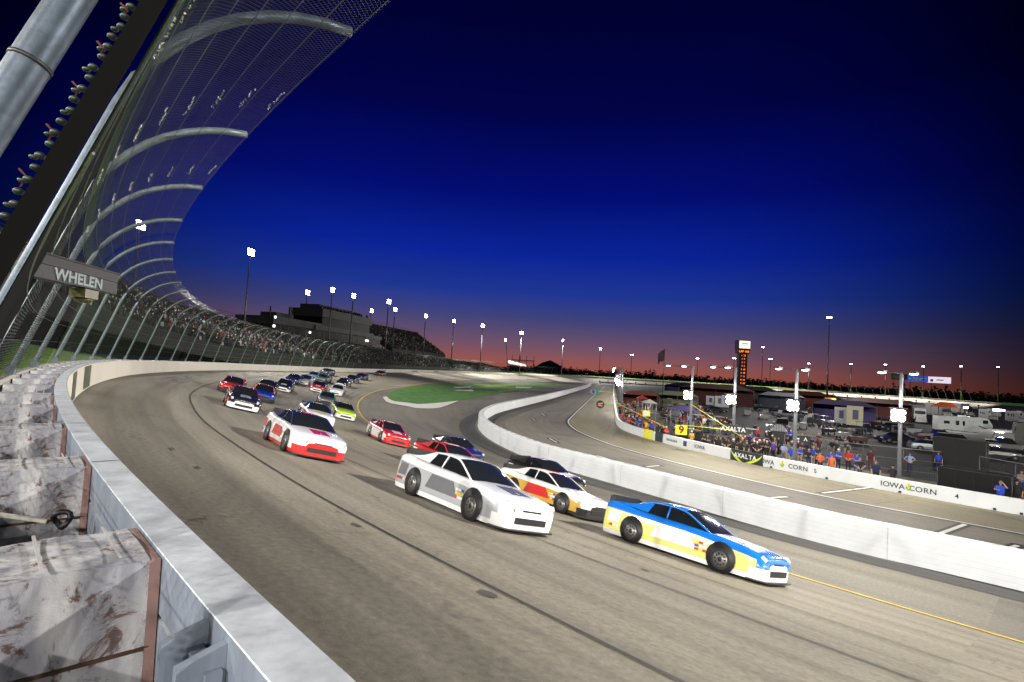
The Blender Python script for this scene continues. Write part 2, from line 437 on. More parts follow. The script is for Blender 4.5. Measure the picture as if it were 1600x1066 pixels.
mb = MB(); sweep([(-.03, -1.3), (-.03, -.03), (-.12, -.03), (-.12, -1.3)], -8, 45, 1, mb); sweep([(-.03, -1.1), (-.03, -.03), (-.12, -.03), (-.12, -1.1)], 45, TOT-120, 4, mb)
rel(mb.build('backing_steel', mat('inner_steel', (.1, .11, .13), .6, .3)), barrier)
def bracket(s):
    mb = MB()
    for ds in (0, .19):
        sec = [(-.2, -1.0), (-.2, -.03), (-.34, -.07), (-.36, -1.0)]
        a = [P(s+ds, u, z=ztop(s)+h) for u, h in sec]; t = P(s+ds+.035, 0)-P(s+ds, 0); t.z = 0; mb.prism(a, t)
    mb.box(P(s+.1, -.24, z=ztop(s)-.55), (.05, .25, .9), -path(s)[2])
    return mb
for s in [.72, 6.9, 13, 19, 25, 31]: rel(bracket(s).build('splice_bracket', steelback), barrier)
for s in np.arange(-3, 60, 6.1): # joints of the tubes
    mb = MB(); s = float(s)+.9; mb.add([P(s, .008, z=ztop(s)+.003), P(s, -.203, z=ztop(s)+.003), P(s+.02, -.203, z=ztop(s)+.003), P(s+.02, .003, z=ztop(s)+.003)], [(0, 1, 2, 3)])
    mb.add([P(s, .008, z=ztop(s)-1.03), P(s, .008, z=ztop(s)+.003), P(s+.02, .008, z=ztop(s)+.003), P(s+.02, .008, z=ztop(s)-1.03)], [(0, 1, 2, 3)]); rel(mb.build('joint_seam', mat('joint_dark', (.08, .08, .09), .7)), barrier)
mb = MB(); near_far([(.004, -1.06), (.004, -.025), (-.002, -.025), (-.002, -1.06)], mb, 0); rel(mb.build('face_sheet', creamwall), barrier)
# dark patched panels on the track face, far side of the bend
for s1, s2 in ((20.6, 22.6), (26.6, 29.4)):
    mb = MB(); rows = []
    for i in range(6):
        s = s1+(s2-s1)*i/5; rows.append([P(s, .02, z=ztop(s)-1.0), P(s, .02, z=ztop(s)-.06)])
    mb.grid(rows); rel(mb.build('patched_panel', mat('stained_panel', (.09, .1, .065), .7, var=.5, scale=2.)), barrier)
# concrete wall behind
mb = MB(); near_far([(-1.0, -1.6), (-1.0, -.02), (-1.32, -.02), (-1.36, -1.6)], mb, 0)
tag(mb.build('concrete_retaining_wall', concrete_m), 'grey concrete retaining wall running behind the white steel barrier under the catch fence', 'wall')
mb = MB(); near_far([(-.2, -1.25), (-.2, -1.2), (-1.0, -1.2), (-1.0, -1.25)], mb, 0); mb.build('gap_floor', concrete_m, kind='structure')

# foam blocks: laminated boards wrapped in a torn weathered film, pink edge showing at the steel
def film():
    m = bpy.data.materials.new('torn_white_film'); m.use_nodes = True; nt = m.node_tree; L = nt.links.new; b = nt.nodes['Principled BSDF']; b.inputs['Roughness'].default_value = .6
    tc = N(nt, 'ShaderNodeTexCoord'); mp = N(nt, 'ShaderNodeMapping'); mp.inputs['Scale'].default_value = (1, 1, 1.0); L(tc.outputs['Object'], mp.inputs[0])
    n1 = N(nt, 'ShaderNodeTexNoise', Scale=7., Detail=9., Roughness=.72, Distortion=.6); L(mp.outputs[0], n1.inputs['Vector'])
    cr = N(nt, 'ShaderNodeValToRGB'); e = cr.color_ramp.elements
    e[0].position = .385; e[0].color = (.10, .06, .055, 1); e[1].position = .455; e[1].color = (.36, .355, .37, 1)
    k = e.new(.41); k.color = (.19, .13, .12, 1); k = e.new(.43); k.color = (.29, .285, .29, 1); k = e.new(.7); k.color = (.42, .425, .45, 1)
    L(n1.outputs['Fac'], cr.inputs[0])
    mp2 = N(nt, 'ShaderNodeMapping'); mp2.inputs['Scale'].default_value = (3, 3, .5); mp2.inputs['Rotation'].default_value = (.3, .2, .4); L(tc.outputs['Object'], mp2.inputs[0])
    n2 = N(nt, 'ShaderNodeTexNoise', Scale=2.2, Detail=5.); L(mp2.outputs[0], n2.inputs['Vector'])
    c2 = N(nt, 'ShaderNodeValToRGB'); c2.color_ramp.elements[0].position = .38; c2.color_ramp.elements[0].color = (.45, .46, .52, 1); c2.color_ramp.elements[1].position = .6
    L(n2.outputs['Fac'], c2.inputs[0])
    vo = N(nt, 'ShaderNodeTexVoronoi', feature='DISTANCE_TO_EDGE', Scale=3.2); mp3 = N(nt, 'ShaderNodeMapping'); mp3.inputs['Scale'].default_value = (1, 1, .3); mp3.inputs['Rotation'].default_value = (.5, .3, .2)
    ds = N(nt, 'ShaderNodeVectorMath', operation='MULTIPLY_ADD'); L(n1.outputs['Color'], ds.inputs[0]); ds.inputs[1].default_value = (.25, .25, .25); L(tc.outputs['Object'], ds.inputs[2]); L(ds.outputs[0], mp3.inputs[0]); L(mp3.outputs[0], vo.inputs['Vector'])
    c3 = N(nt, 'ShaderNodeValToRGB'); c3.color_ramp.elements[0].color = (.35, .3, .3, 1); c3.color_ramp.elements[1].position = .012; L(vo.outputs['Distance'], c3.inputs[0])
    a = N(nt, 'ShaderNodeMix', data_type='RGBA', blend_type='MULTIPLY'); a.inputs[0].default_value = 1; L(cr.outputs[0], a.inputs[6]); L(c2.outputs[0], a.inputs[7])
    a2 = N(nt, 'ShaderNodeMix', data_type='RGBA', blend_type='MULTIPLY'); a2.inputs[0].default_value = .8; L(a.outputs[2], a2.inputs[6]); L(c3.outputs[0], a2.inputs[7])
    L(a2.outputs[2], b.inputs['Base Color'])
    bp = N(nt, 'ShaderNodeBump', Strength=.5, Distance=.02); L(n1.outputs['Fac'], bp.inputs['Height']); L(bp.outputs[0], b.inputs['Normal'])
    return m
film_m = film(); pink_m = mat('weathered_pink_foam', (.2, .12, .11), .8, var=.25, scale=10., bump=.3); strap_m = mat('rusty_strap', (.06, .03, .018), .6, .3, var=.4, scale=8.)
def foam_block():
    # local x = towards the track (steel side at 0), y = along the wall, z up, origin at top steel edge
    body = MB(); nx, nz = 9, 8
    def face(y0, wob, sgn):
        rows = []
        for i in range(nx+1):
            x = -.045-.72*i/nx; row = []
            for k in range(nz+1):
                z = -1.15*(1-k/nz); yy = y0+sgn*.10*(1-k/nz)
                row.append((x, yy+wob*.004*math.sin(i*2.1+k*1.7), z-(.005*math.sin(i*1.3) if k == nz else 0)-.03*(i/nx)*0))
            rows.append(row)
        return rows
    a = face(0, 1, -1); b = face(.52, 1, 1); body.grid([r_[::-1] for r_ in a]); body.grid(b)
    topr = []
    for i in range(nx+1):
        e0 = a[i][-1]; e1 = b[i][-1]; topr.append([V(e0).lerp(V(e1), t)+V((0, 0, .008*math.sin(PI*t)+.002*math.sin(i*3+t*5))) for t in (0, .08, .3, .5, .7, .92, 1)])
    body.grid(topr, 0, smooth=True)
    root = thing('foam_block', (0, 0, 0), 'foam', 'foam block', 'foam energy blocks packed behind the steel barrier')
    body.build('wrapped_body', film_m, root)
    e = MB(); e.prism([(-.045, -.01-.10, -1.15), (-.045, -.006, -.005), (-.045, .526, -.005), (-.045, .53+.10, -1.15)], (.04, 0, 0)); e.build('foam_edge', pink_m, root)
    s_ = MB(); s_.box((-.4, -.035, -.36), (.74, .006, .016), rx=.09); s_.build('strap', strap_m, root)
    s_ = MB(); s_.box((-.4, .26, .026), (.012, .5, .006)); s_.box((-.15, .26, .026), (.008, .5, .004)); s_.build('film_seam', mat('seam_tape', (.3, .3, .31), .6), root)
    return root
fb = None; words = ['nearest weathered foam block with torn white film and pink edge beside the barrier', 'second weathered foam block from the camera behind the steel barrier', 'third weathered foam block from the camera behind the steel barrier', 'fourth weathered foam block from the camera behind the steel barrier', 'fifth weathered foam block from the camera behind the steel barrier', 'sixth weathered foam block from the camera behind the steel barrier']
for i in range(34):
    s = 1.6+2.3*i if i < 8 else 1.6+2.3*8+(i-8)*1.7
    x, y, t = path(s); q = P(s, -.2, z=ztop(s)-.012)
    # local x axis -> inward (cos t, -sin t); local y -> forward (sin t, cos t)
    lab = words[i] if i < 6 else 'one of the small white foam blocks packed along the bend behind the barrier'
    if fb is None: fb = foam_block(); fb.location = q; fb.rotation_euler = (0, 0, -t); fb['label'] = lab
    else: copy_tree(fb, q, -t+random.uniform(-.03, .03), lab)
# rope shackle lying in the gap
rs = thing('anchor_shackle', P(3.5, -.38, z=6.1-.28), 'dark round shackle and strap hanging in the gap before the second foam block', 'shackle')
mb = MB(); mb.tube([(.05*math.cos(a), .02*math.sin(2*a), .05*math.sin(a)) for a in [k*PI/8 for k in range(17)]], .018, 8); mb.build('ring', dark_m, rs)
mb = MB(); mb.box((-.2, -.1, .03), (.3, .035, .02), rz=.5, ry=.25); mb.build('strap', mat('pale_webbing', (.35, .35, .3), .8), rs)

# ------------------------------------------------------------------ catch fence
A0 = rad(17.8); A1 = rad(85); LS = 3.7/math.cos(A0); RC = 3.12; LT = LS+RC*(A1-A0)
def prof(t, off=0.0):
    if t < LS: a = A0; u = -1.2+t*math.sin(a); h = t*math.cos(a)
    else:
        a = A0+(t-LS)/RC; u = -1.2+LS*math.sin(A0)+RC*(math.cos(A0)-math.cos(a)); h = 3.7+RC*(math.sin(a)-math.sin(A0))
    return u+off*math.cos(a), h-off*math.sin(a)
def FP(s, t, off=0.0):
    u, h = prof(t, off); return P(s, u, z=ztop(s)+h)
fence = thing('catch_fence', P(0, -1.2), 'tall wire catch fence on curved steel posts bending over the track above the outer wall', 'fence')
def post(mb, s, n=8, rr=.062, off=0):
    ts = [-.8, 0, LS*.5, LS]+[LS+(LT-LS)*k/9 for k in range(1, 10)]; mb.tube([FP(s, t, off) for t in ts], rr, n)
SPC = 5.53
for k in range(-2, 98):
    s = 1.0+SPC*k; mb = MB(); post(mb, s, 16 if k < 2 else 12 if k < 8 else (6 if k < 40 else 4), .075 if k > 0 else .052, -.14 if k == 0 else 0)
    if 2 < k < 60: mb.box(FP(s, .1), (.2, .2, .25), -path(s)[2])
    rel(mb.build('post', mat('shaded_pipe', (.05, .066, .09), .45, .6, var=.45, scale=9., bump=.1) if k in (0, 1) else tube_m if k < 9 else greenpost), fence)  # two nearest posts get a darker pipe colour standing in for shade
mb = MB()
for k in range(98, int((TOT-330)/SPC)): post(mb, 1.0+SPC*k, 3)
o = rel(mb.build('post', greenpost), fence); o['kind'] = 'stuff'
def cable(t, s1, s2, rr, n):
    if s1 < 0 and t < 3.6: s1 = 1.0
    mb = MB(); mb.tube([FP(s, t, .085) for s in np.linspace(s1, s2, max(2, int((s2-s1)/1.4)))], rr, n, smooth=False); return mb
for i, t in enumerate([.35, .95, 1.6, 2.3, 3.0, 3.7, 4.4, 5.0, 5.5, 6.0, 6.5, 7.0, 7.5]):
    mb = cable(t, -6, 60, .006, 4); mb2 = cable(t, 60, 200, .01, 3); mb.add(mb2.v, mb2.f)
    if i in (1, 4, 8, 12): mb3 = cable(t, 200, 620, .02, 3); mb.add(mb3.v, mb3.f)
    rel(mb.build('cable', cable_m), fence)
def diag(mb, s1, s2, pitch, rr, nt_, ta=-1, tb=99):
    step = LT/nt_
    for sg in (1, -1):
        k = s1-LT
        while k < s2+LT:
            pts = []
            for j in range(nt_+1):
                t = LT*j/nt_; s = k+sg*t
                if s1 <= s <= s2 and ta <= t <= tb and not (s < 1.0 and t < 3.4): pts.append(FP(s, t, .075+(.003 if sg > 0 else 0)))
                else:
                    if len(pts) > 1: mb.tube(pts, rr, 3, caps=False)
                    pts = []
            if len(pts) > 1: mb.tube(pts, rr, 3, caps=False)
            k += pitch
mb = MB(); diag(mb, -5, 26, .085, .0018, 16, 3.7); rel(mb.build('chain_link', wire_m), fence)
mb = MB(); diag(mb, 1.0, 9, .08, .0024, 16, -1, 3.8); rel(mb.build('chain_link', mat('shaded_fence_wire', (.004, .004, .0045), .8, 0, spec=.25)), fence)  # lower near mesh coloured almost black, standing in for unlit wire
mb = MB(); diag(mb, 9, 26, .11, .0016, 16, -1, 3.8); rel(mb.build('chain_link', MATS['shaded_fence_wire']), fence)
mb = MB(); diag(mb, 26, 70, .12, .0018, 12); rel(mb.build('chain_link', wire_m), fence)
mb = MB(); diag(mb, 70, 190, .3, .004, 10); rel(mb.build('chain_link', wire_m), fence)
# wire clips in bands on the overhang, each a small knot
mb = MB()
for bay in (0, 1, 2):
    for t in np.arange(3.9, 7.5, .5):
        sc = 1.0+SPC*bay+SPC*.62-.15*(t-5)
        for j in range(12):
            q = FP(sc+j*.085-.5, float(t)+random.uniform(-.03, .03), .1); mb.box(q, (.014, .014, .04), random.uniform(0, 3), ry=random.uniform(0, 1))
o = rel(mb.build('wire_clip', mat('clip_zinc', (.12, .12, .1), .5, .6)), fence); o['kind'] = 'stuff'
# the dark frame bar of the photo opening with its row of cable clamps
mb = MB(); bar = [V((-.93, 1.0, 7.22))+V((.227, .227, 1.0))*k for k in (-1.2, -.6, 0, .4, .8, 1.4, 2.4)]
mb.tube(bar, .026, 4, smooth=False); rel(mb.build('opening_frame_bar', mat('matte_black_bar', (.003, .003, .003), .9, spec=.1)), fence)
mb = MB()
for k in range(105):
    q = bar[0]+(bar[-1]-bar[0])*(.12+k*.0072)+V((-.038+.004*math.sin(k*2.3), .0, 0))
    mb.ball(tuple(q), (.010, .010, .007), 7, 5)
    if k % 2: mb.ball(tuple(q+V((-.022, .01, 0))), (.009, .008, .005), 6, 4)
o = rel(mb.build('cable_clamp', mat('old_zinc', (.05, .06, .055), .5, .6, var=.4, scale=30.)), fence); o['kind'] = 'stuff'
for k in range(0, 26):
    mb = MB(); q = bar[0]+(bar[-1]-bar[0])*(.13+k*.028)+V((-.055, .01, 0)); mb.tube([q, q+V((.01, .0, .02)), q+V((-.006, 0, .035))], .0022, 4); rel(mb.build('red_tie', redrust), fence)
# straps round the nearest post
for t in (1.75, 2.25, 2.75): 
    mb = MB(); q = FP(1.0, t, -.14); a = FP(1.0, t+.05, -.14)-q; mb.tube([q, q+a*.25], .055, 16); rel(mb.build('post_strap', black_m), fence)
mb = MB(); mb.tube([FP(-1.5, 4.9, .1), FP(-.5, 4.7, .12), FP(.6, 4.8, .1), FP(1.0, 5.0, .1)], .012, 6); rel(mb.build('tension_rod', dark_m), fence)

# caution light box on the fence, with its maker's word
cb = thing('caution_light_box', (-5.93, 7.15, 7.84), 'dark caution light box with white WHELEN strip hanging on the catch fence', 'light box')
ang = math.atan2(1.9, -.3); dx = V((math.cos(ang), math.sin(ang), 0)); nrm = V((dx.y, -dx.x, 0))
mb = MB(); mb.box((0, 0, .15), (1.75, .22, .12), ang); mb.build('housing', black_m, cb)
mb = MB(); mb.box((0, 0, .22), (1.8, .26, .02), ang); mb.build('lid', mat('dirty_lid', (.02, .018, .018), .5, .3, var=.5, scale=9.), cb)
mb = MB(); mb.box((0, 0, 0), (1.78, .2, .17), ang); strip = mb.build('name_strip', mat('dull_silver', (.05, .053, .06), .6, .2, var=.35, scale=8., stretch=(1, 8, 1)), cb)
mb = MB(); mb.box((0+dx.x*.3, dx.y*.3, -.16), (.3, .2, .12), ang); mb.ball((dx.x*.3, dx.y*.3, -.24), (.12, .1, .05)); mb.build('beacon', mat('amber_lens', (.08, .07, .03), .3), cb)

def text_mesh(txt, size, mtl, name, loc, xdir, parent=None, zdir=V((0, 0, 1)), ext=.004, xs=1.0, bold=0.0, shear=0.0):
    cu = bpy.data.curves.new(name, 'FONT'); cu.body = txt; cu.size = size; cu.extrude = ext; cu.align_x = 'CENTER'; cu.align_y = 'CENTER'; cu.offset = bold; cu.shear = shear
    t = bpy.data.objects.new(name, cu); COL.objects.link(t); dg = bpy.context.evaluated_depsgraph_get()
    me = bpy.data.meshes.new_from_object(t.evaluated_get(dg)); bpy.data.objects.remove(t); me.materials.clear(); me.materials.append(mtl)
    o = bpy.data.objects.new(name, me); COL.objects.link(o)
    x = V(xdir).normalized(); z = V(zdir).normalized(); y = x.cross(z)  # text normal = -y
    MM = Matrix((x*xs, z, x.cross(z))).transposed().to_4x4(); MM.translation = V(loc)
    if parent: o.parent = parent; MM.translation = V(loc)-V(parent.location)
    o.matrix_local = MM; return o
text_mesh('WHELEN', .2, mat('bright_letters', (.22, .26, .28), .5), 'lettering', cb.location+nrm*.108, dx, cb, xs=1.25, bold=.006)
# ------------------------------------------------------------------ floodlight poles
def spot(parent, loc, target, power, ang=110, col=(1, .95, .86), size=.5, blend=.5):
    ld = bpy.data.lights.new('floodlight', 'SPOT'); ld.energy = power; ld.spot_size = rad(ang); ld.spot_blend = blend; ld.color = col; ld.shadow_soft_size = size
    o = bpy.data.objects.new('floodlight', ld); COL.objects.link(o); o.parent = parent; o.location = V(loc)-V(parent.location)
    o.rotation_euler = (V(target)-V(loc)).to_track_quat('-Z', 'Y').to_euler(); return o
def flood_pole(x, y, zbase, ztip, target, label, power=0, w=2.1, rows=3, cols=5, ang=110, emit=lampcool_m, group='tall floodlight poles around the track', rp=.3, tilt=(0, 0)):
    t = thing('floodlight_pole', (x, y, zbase), label, 'floodlight pole', group)
    hh = ztip-zbase; top = V((tilt[0], tilt[1], hh))
    mb = MB(); mb.tube([(0, 0, 0), top], [rp, rp*.45], 8); mb.build('pole', mat('dark_galvanised_pole', (.10, .10, .11), .5, .5), t)
    tg = V(target)-V((x, y, ztip)); a = math.atan2(tg.y, tg.x); d = V((math.cos(a), math.sin(a), 0)); n = V((-d.y, d.x, 0))
    mb = MB(); lm = MB()
    for i in range(rows):
        z = hh-.2-i*.6
        mb.tube([top+n*(-w/2)+V((0, 0, z-hh)), top+n*(w/2)+V((0, 0, z-hh))], .06, 6)
        for k in range(cols):
            q = top+n*(w*(-.5+(k+.5)/cols))+V((0, 0, z-hh+.3))
            mb.tube([q-d*.15, q+d*.22], [.12, .23], 8); lm.tube([q+d*.225, q+d*.24], .21, 8, smooth=False)
    mb.build('lamp_rack', dark_m, t); lm.build('lamp', emit, t)
    if power:
        spot(t, V((x, y, zbase))+top+d*2.6+V((0, 0, -.8)), target, power, ang)
    return t
words = ['first', 'second', 'third', 'fourth', 'fifth', 'sixth', 'seventh', 'eighth', 'ninth', 'tenth', 'eleventh', 'twelfth', 'thirteenth']
def tipat(px, py, depth): return at_depth(px, py, depth)
PW_ = 95000
LP = [(218, 355, 100, 'tall lit floodlight pole seen through the catch fence at far left'), (391, 397, 127, 'tallest lit floodlight pole standing clear behind the left grandstand'),
 (480, 459, 200, 'lit floodlight pole at the left end of the suite building'), (519, 455, 188, 'lit floodlight pole above the middle of the suite building'), (552, 464, 202, 'lit floodlight pole above the right half of the suite building'),
 (580, 487, 262, 'short-looking lit floodlight pole at the right end of the suite building'), (607, 473, 214, 'tall lit floodlight pole in the gap between the building and the upper stand'), (617, 485, 245, 'lit floodlight pole just right of the tall one beside the upper stand'),
 (665, 495, 270, 'lit floodlight pole above the middle of the upper stand'), (709, 503, 290, 'lit floodlight pole above the right part of the upper stand'), (754, 510, 310, 'lit floodlight pole right of the upper stand'),
 (815, 521, 350, 'lit floodlight pole behind the far steel gantry'), (880, 533, 405, 'lit floodlight pole above the dark hill'), (938, 546, 505, 'lit floodlight pole above the far bend left of the pit lights'),
 (987, 556, 520, 'small lit floodlight pole above the start of the pit lights'), (1090, 562, 520, 'small edge-on floodlight pole left of the scoring pylon'), (1147, 562, 500, 'small edge-on floodlight pole just beside the scoring pylon'), (1204, 563, 480, 'small edge-on floodlight pole right of the star-bright one'), (1264, 570, 440, 'small edge-on floodlight pole left of the tall dark pole'),
 (1330, 571, 420, 'small edge-on floodlight pole above the haulers'), (1384, 572, 400, 'small edge-on floodlight pole behind the nearest pit lamp'), (1443, 575, 380, 'small edge-on floodlight pole above the blue billboard'), (1502, 575, 355, 'small edge-on floodlight pole right of the white billboard'), (1560, 576, 335, 'small edge-on floodlight pole at far right of the skyline')]
for i, (px, py, dep, lab) in enumerate(LP):
    q = tipat(px, py, dep); s, u = su(q.x, q.y)
    tgt = P(s-8, 9); big = i < 14
    w_ = 2.1
    flood_pole(q.x, q.y, .8 if u < -60 else 4.0, q.z+.9, tgt, lab, PW_*(0 if 2 <= i <= 5 else .6 if i == 0 else 1.0 if i < 13 else 1.1), ang=60 if 2 <= i <= 9 else 100, w=w_ if big else 3.2, rows=3 if big else 1, emit=lampcool_m, rp=.28 if dep < 140 else .35)
# poles of the same ring beside and behind the camera
for s in (-95, -62, -30, 4, 36, TOT-420, TOT-360):
    q = P(s, -58, z=38); tgt = P(s, 12)
    flood_pole(q.x, q.y, 4.5, 38, tgt, 'one of the floodlight poles behind the photographer outside the first bend', PW_*(1.6), group='floodlight poles behind the bend')
# infield lights that face the track
q = tipat(1296, 497, 168); flood_pole(q.x, q.y, 0, q.z, (-10, 60, 0), 'tall dark pole with a small lamp standing among the infield haulers', 60000, w=1.6, rows=1, cols=3, emit=lampcool_m)
q = tipat(1192, 543, 330); flood_pole(q.x, q.y, 0, q.z, (0, 0, 7), 'star-bright floodlight pole right of the scoring pylon', 50000, w=1.4, rows=1, cols=2, emit=lampwarm_m)
q = tipat(790, 531, 330); flood_pole(q.x+3, q.y, 4, q.z, (0, 0, 7), 'star-bright leaning light mast beside the far steel gantry', 30000, w=1.6, rows=2, cols=2, emit=lampwarm_m, tilt=(-3, 0))

# tall unseen poles added inside the bend, right of the view, to light the outer wall
for a_, (x, y) in enumerate(((44, 6), (70, 40), (104, 76))):
    flood_pole(x, y, 0, 27, ((-25, 45, 3), (-36, 75, 3), (-44, 120, 3))[a_], 'one of the unseen infield floodlight poles added to light the outer wall', (90000, 110000, 120000)[a_], ang=58, group='infield floodlight poles facing the bend')
    if a_ == 0: spot(bpy.data.objects['floodlight_pole'] if False else [o for o in COL.objects if o.get('group', '').startswith('infield flood')][0], (42, 7.5, 26), (9, 14, 1.5), 105000, 54)  # extra spot without a lamp of its own, added to fill the near track

# ------------------------------------------------------------------ inner walls
def sweepL(L, sec, mb=None, mi=0, base=None):
    "sweep (offset right, z) outline along a plan line"
    mb = mb or MB(); rows = []
    offs = {o: offset(L, o) for o, z in sec}
    for i in range(len(L)):
        g = ground(L[i].x, L[i].y) if base is None else base
        row = [V((offs[o][i].x, offs[o][i].y, g+z)) for o, z in sec]; row.append(row[0]); rows.append(row)
    mb.grid(rows, mi); n = len(sec)
    for row in (rows[0][:-1][::-1], rows[-1][:-1]): mb.poly(row, mi)
    return mb
iw = thing('pit_road_wall', IW[0], 'long white painted block wall curving between the race track and pit road', 'wall')
rel(sweepL(IW, [(0, -.05), (.03, 1.33), (.06, 1.36), (.70, 1.36), (.73, 1.33), (.76, -.05)]).build('wall_body', whitewall), iw)
mb = MB(); tt = 1.0; dI = arclen(IW)[-1]; pads = MB(); 
while tt < 150:
    q, a = along(IW, tt); n = V((math.sin(a), -math.cos(a), 0)); tg = V((math.cos(a), math.sin(a), 0))
    pads.box(q+n*.56+V((0, 0, 1.368)), (.55, .2, .018), a)
    for j in range(7): pads.box(q+n*.56+tg*(-.22+j*.073)+V((0, 0, 1.38)), (.03, .1, .006), a)
    tt += 1.28
pads_o = rel(pads.build('top_grate', mat('grey_grate', (.42, .42, .43), .7)), iw); pads_o['kind'] = 'stuff'
tt = 0
while tt < 130:
    q, a = along(IW, tt); n = V((math.sin(a), -math.cos(a), 0)); mb.box(q+n*.012+V((0, 0, .68)), (.03, .03, 1.32), a); tt += 7.3
for zz in (.22, .44, .66, .88, 1.1):
    L2 = offset(IW, .001+.03*zz/1.36)
    for a_, b_ in zip(L2[:60], L2[1:61]): mb.add([a_+V((0, 0, zz)), b_+V((0, 0, zz)), b_+V((-.004, 0, zz+.008)), a_+V((-.004, 0, zz+.008))], [(0, 1, 2, 3)])
rel(mb.build('block_joint', mat('faint_joint', (.52, .54, .56), .7)), iw)

pw = thing('pit_wall', PW[0], 'low white pit wall with sponsor lettering and box numbers in front of the crews', 'wall')
PWs = [q for q in PW if True]
rel(sweepL(PWs, [(0, -.05), (0, .93), (.03, .95), (.27, .95), (.3, .93), (.3, -.05)]).build('wall_body', whitewall), pw)
ink = mat('dark_lettering', (.02, .035, .04), .6); green_m = mat('leaf_green', (.12, .42, .04), .6, var=.1); gold_m = mat('corn_yellow', (.75, .5, .03), .6, var=.1)
def wallpt(px, py, h, out=.05):
    "point on the pit wall face seen near a pixel"
    q = at(px, py, h); t = nearest_t(PW, q); q, a = along(PW, t); n = V((math.sin(a), -math.cos(a), 0)); tg = V((math.cos(a), math.sin(a), 0))
    return V((q.x, q.y, h))-n*out, tg, n, t
def corn(px, py, s=.5):
    q, tg, n, t = wallpt(px, py, .5, .03); mb = MB()
    for sgn, mi, k in ((-1, 0, 1.0), (1, 0, .85)):
        pts = [q-tg*(sgn*x*s)+V((0, 0, z*s)) for x, z in ((0, -.5), (.32, -.15), (.34, .2), (.08, -.05))]; mb.prism(pts if sgn < 0 else pts[::-1], -n*.01, mi)
    pts = [q-tg*(x*s)+V((0, 0, z*s)) for x, z in ((-.1, -.2), (.1, -.2), (.2, .3), (.12, .62), (-.02, .6), (-.1, .25))]; mb.prism(pts, -n*.014, 1)
    rel(mb.build('corn_emblem', [green_m, gold_m]), pw)
def wtext(txt, px, py, size, mtl=ink, h=.47, out=.02, xs=1.0, bold=.004):
    # letter by letter so that the words follow the bend of the wall
    q, tg, n, t0 = wallpt(px, py, h); tot = len(txt)*size*.62*xs; 
    wd = [{'I': .30, 'W': .98, 'A': .74, 'O': .82, 'C': .74, 'N': .78}.get(c_, .7)*size*xs for c_ in txt]
    for i, ch in enumerate(txt):
        if ch == ' ': continue
        t = t0-(sum(wd[:i])+wd[i]/2-sum(wd)/2); q, a = along(PW, t); n = V((math.sin(a), -math.cos(a), 0)); tg = V((math.cos(a), math.sin(a), 0))
        text_mesh(ch, size, mtl, 'letter', V((q.x, q.y, h))-n*out, -tg, pw, xs=xs, bold=bold)
wtext('IOWA', 1380, 762, .5, xs=1.05); corn(1402, 767, .46); wtext('CORN', 1427, 771, .5, xs=1.05)
wtext('4', 1486, 780, .42); wtext('5', 1258, 738, .42)
wtext('IOWA', 1190, 722, .5, xs=1.05); corn(1206, 727, .46); wtext('CORN', 1225, 733, .5, xs=1.05); wtext('IOWA', 1073, 699, .5, xs=1.05)
def banner(pxa, pxb, pya, pyb, mtl, label, h0=.0, h1=1.0, out=.02, name='wall_banner'):
    t1 = wallpt(pxa, pya, .5)[3]; t2 = wallpt(pxb, pyb, .5)[3]; mb = MB(); a0 = None; q1, a1 = along(PW, t1); rows = []
    for k in range(13):
        q, a = along(PW, t1+(t2-t1)*k/12); n = V((math.sin(a), -math.cos(a), 0)); rows.append([q-n*out+V((0, 0, h0)), q-n*(out+.01)+V((0, 0, (h0+h1)/2)), q-n*out+V((0, 0, h1)), q+n*.31+V((0, 0, h1+.005))])
    mb.grid(rows); t = thing(name, q1, label, 'banner'); rel(mb.build('sheet', mtl), t); return t, t1, t2
axm = mat('axalta_dark_vinyl', (.02, .028, .04), .45); lime = mat('lime_vinyl', (.55, .75, .03), .5, var=.08)
bt_, t1, t2 = banner(1087, 1155, 710, 722, axm, 'dark AXALTA banner with lime swooshes hung over the pit wall', .02, .975)
def btext(txt, t0, h, size, mtl, par, out=.05, bold=.012):
    for i, ch in enumerate(txt):
        t = t0-(i-(len(txt)-1)/2)*size*.7; q, a = along(PW, t); n = V((math.sin(a), -math.cos(a), 0)); tg = V((math.cos(a), math.sin(a), 0))
        text_mesh(ch, size, mtl, 'letter', V((q.x, q.y, h))-n*out, -tg, par, bold=bold)
wl = mat('white_lettering', (.8, .8, .8), .5, var=.03)
btext('AXALTA', (t1+t2)/2+.1, .53, .56, wl, bt_)
for ta, tb, ha, hb in ((t1-.05, t1-1.3, .95, .05), (t2+.1, t2+1.7, .9, .05)):
    mb = MB(); rows = []
    for k in range(9):
        f = k/8; t = ta+(tb-ta)*f; h = ha+(hb-ha)*f**.7; q, a = along(PW, t); n = V((math.sin(a), -math.cos(a), 0)); rows.append([q-n*.04+V((0, 0, max(.03, h-.22*math.sin(PI*(.15+.7*f)))))  , q-n*.04+V((0, 0, min(.96, h)))])
    mb.grid(rows); rel(mb.build('swoosh', lime), bt_)
banner(978, 987, 676, 680, mat('yellow_vinyl', (.75, .72, .05), .5, var=.25, scale=6), 'small yellow banner hung over the pit wall near its bend', .02, .98)
b3, t1, t2 = banner(987, 996, 681, 684, axm, 'small black banner hung over the pit wall beside the yellow one', .02, .98)
mb = MB()
for px, py, mi in ((1017, 688, 0), (1037, 693, 1)):
    q, tg, n, t = wallpt(px, py, .5, .03)
    if mi == 0:
        for k in range(7): mb.box(q+tg*(.9-k*.27)+V((0, 0, 0)), (.03, .16, .22), math.atan2(n.y, n.x), 0)
    else: mb.box(q, (.03, .5, .5), math.atan2(n.y, n.x), 1)
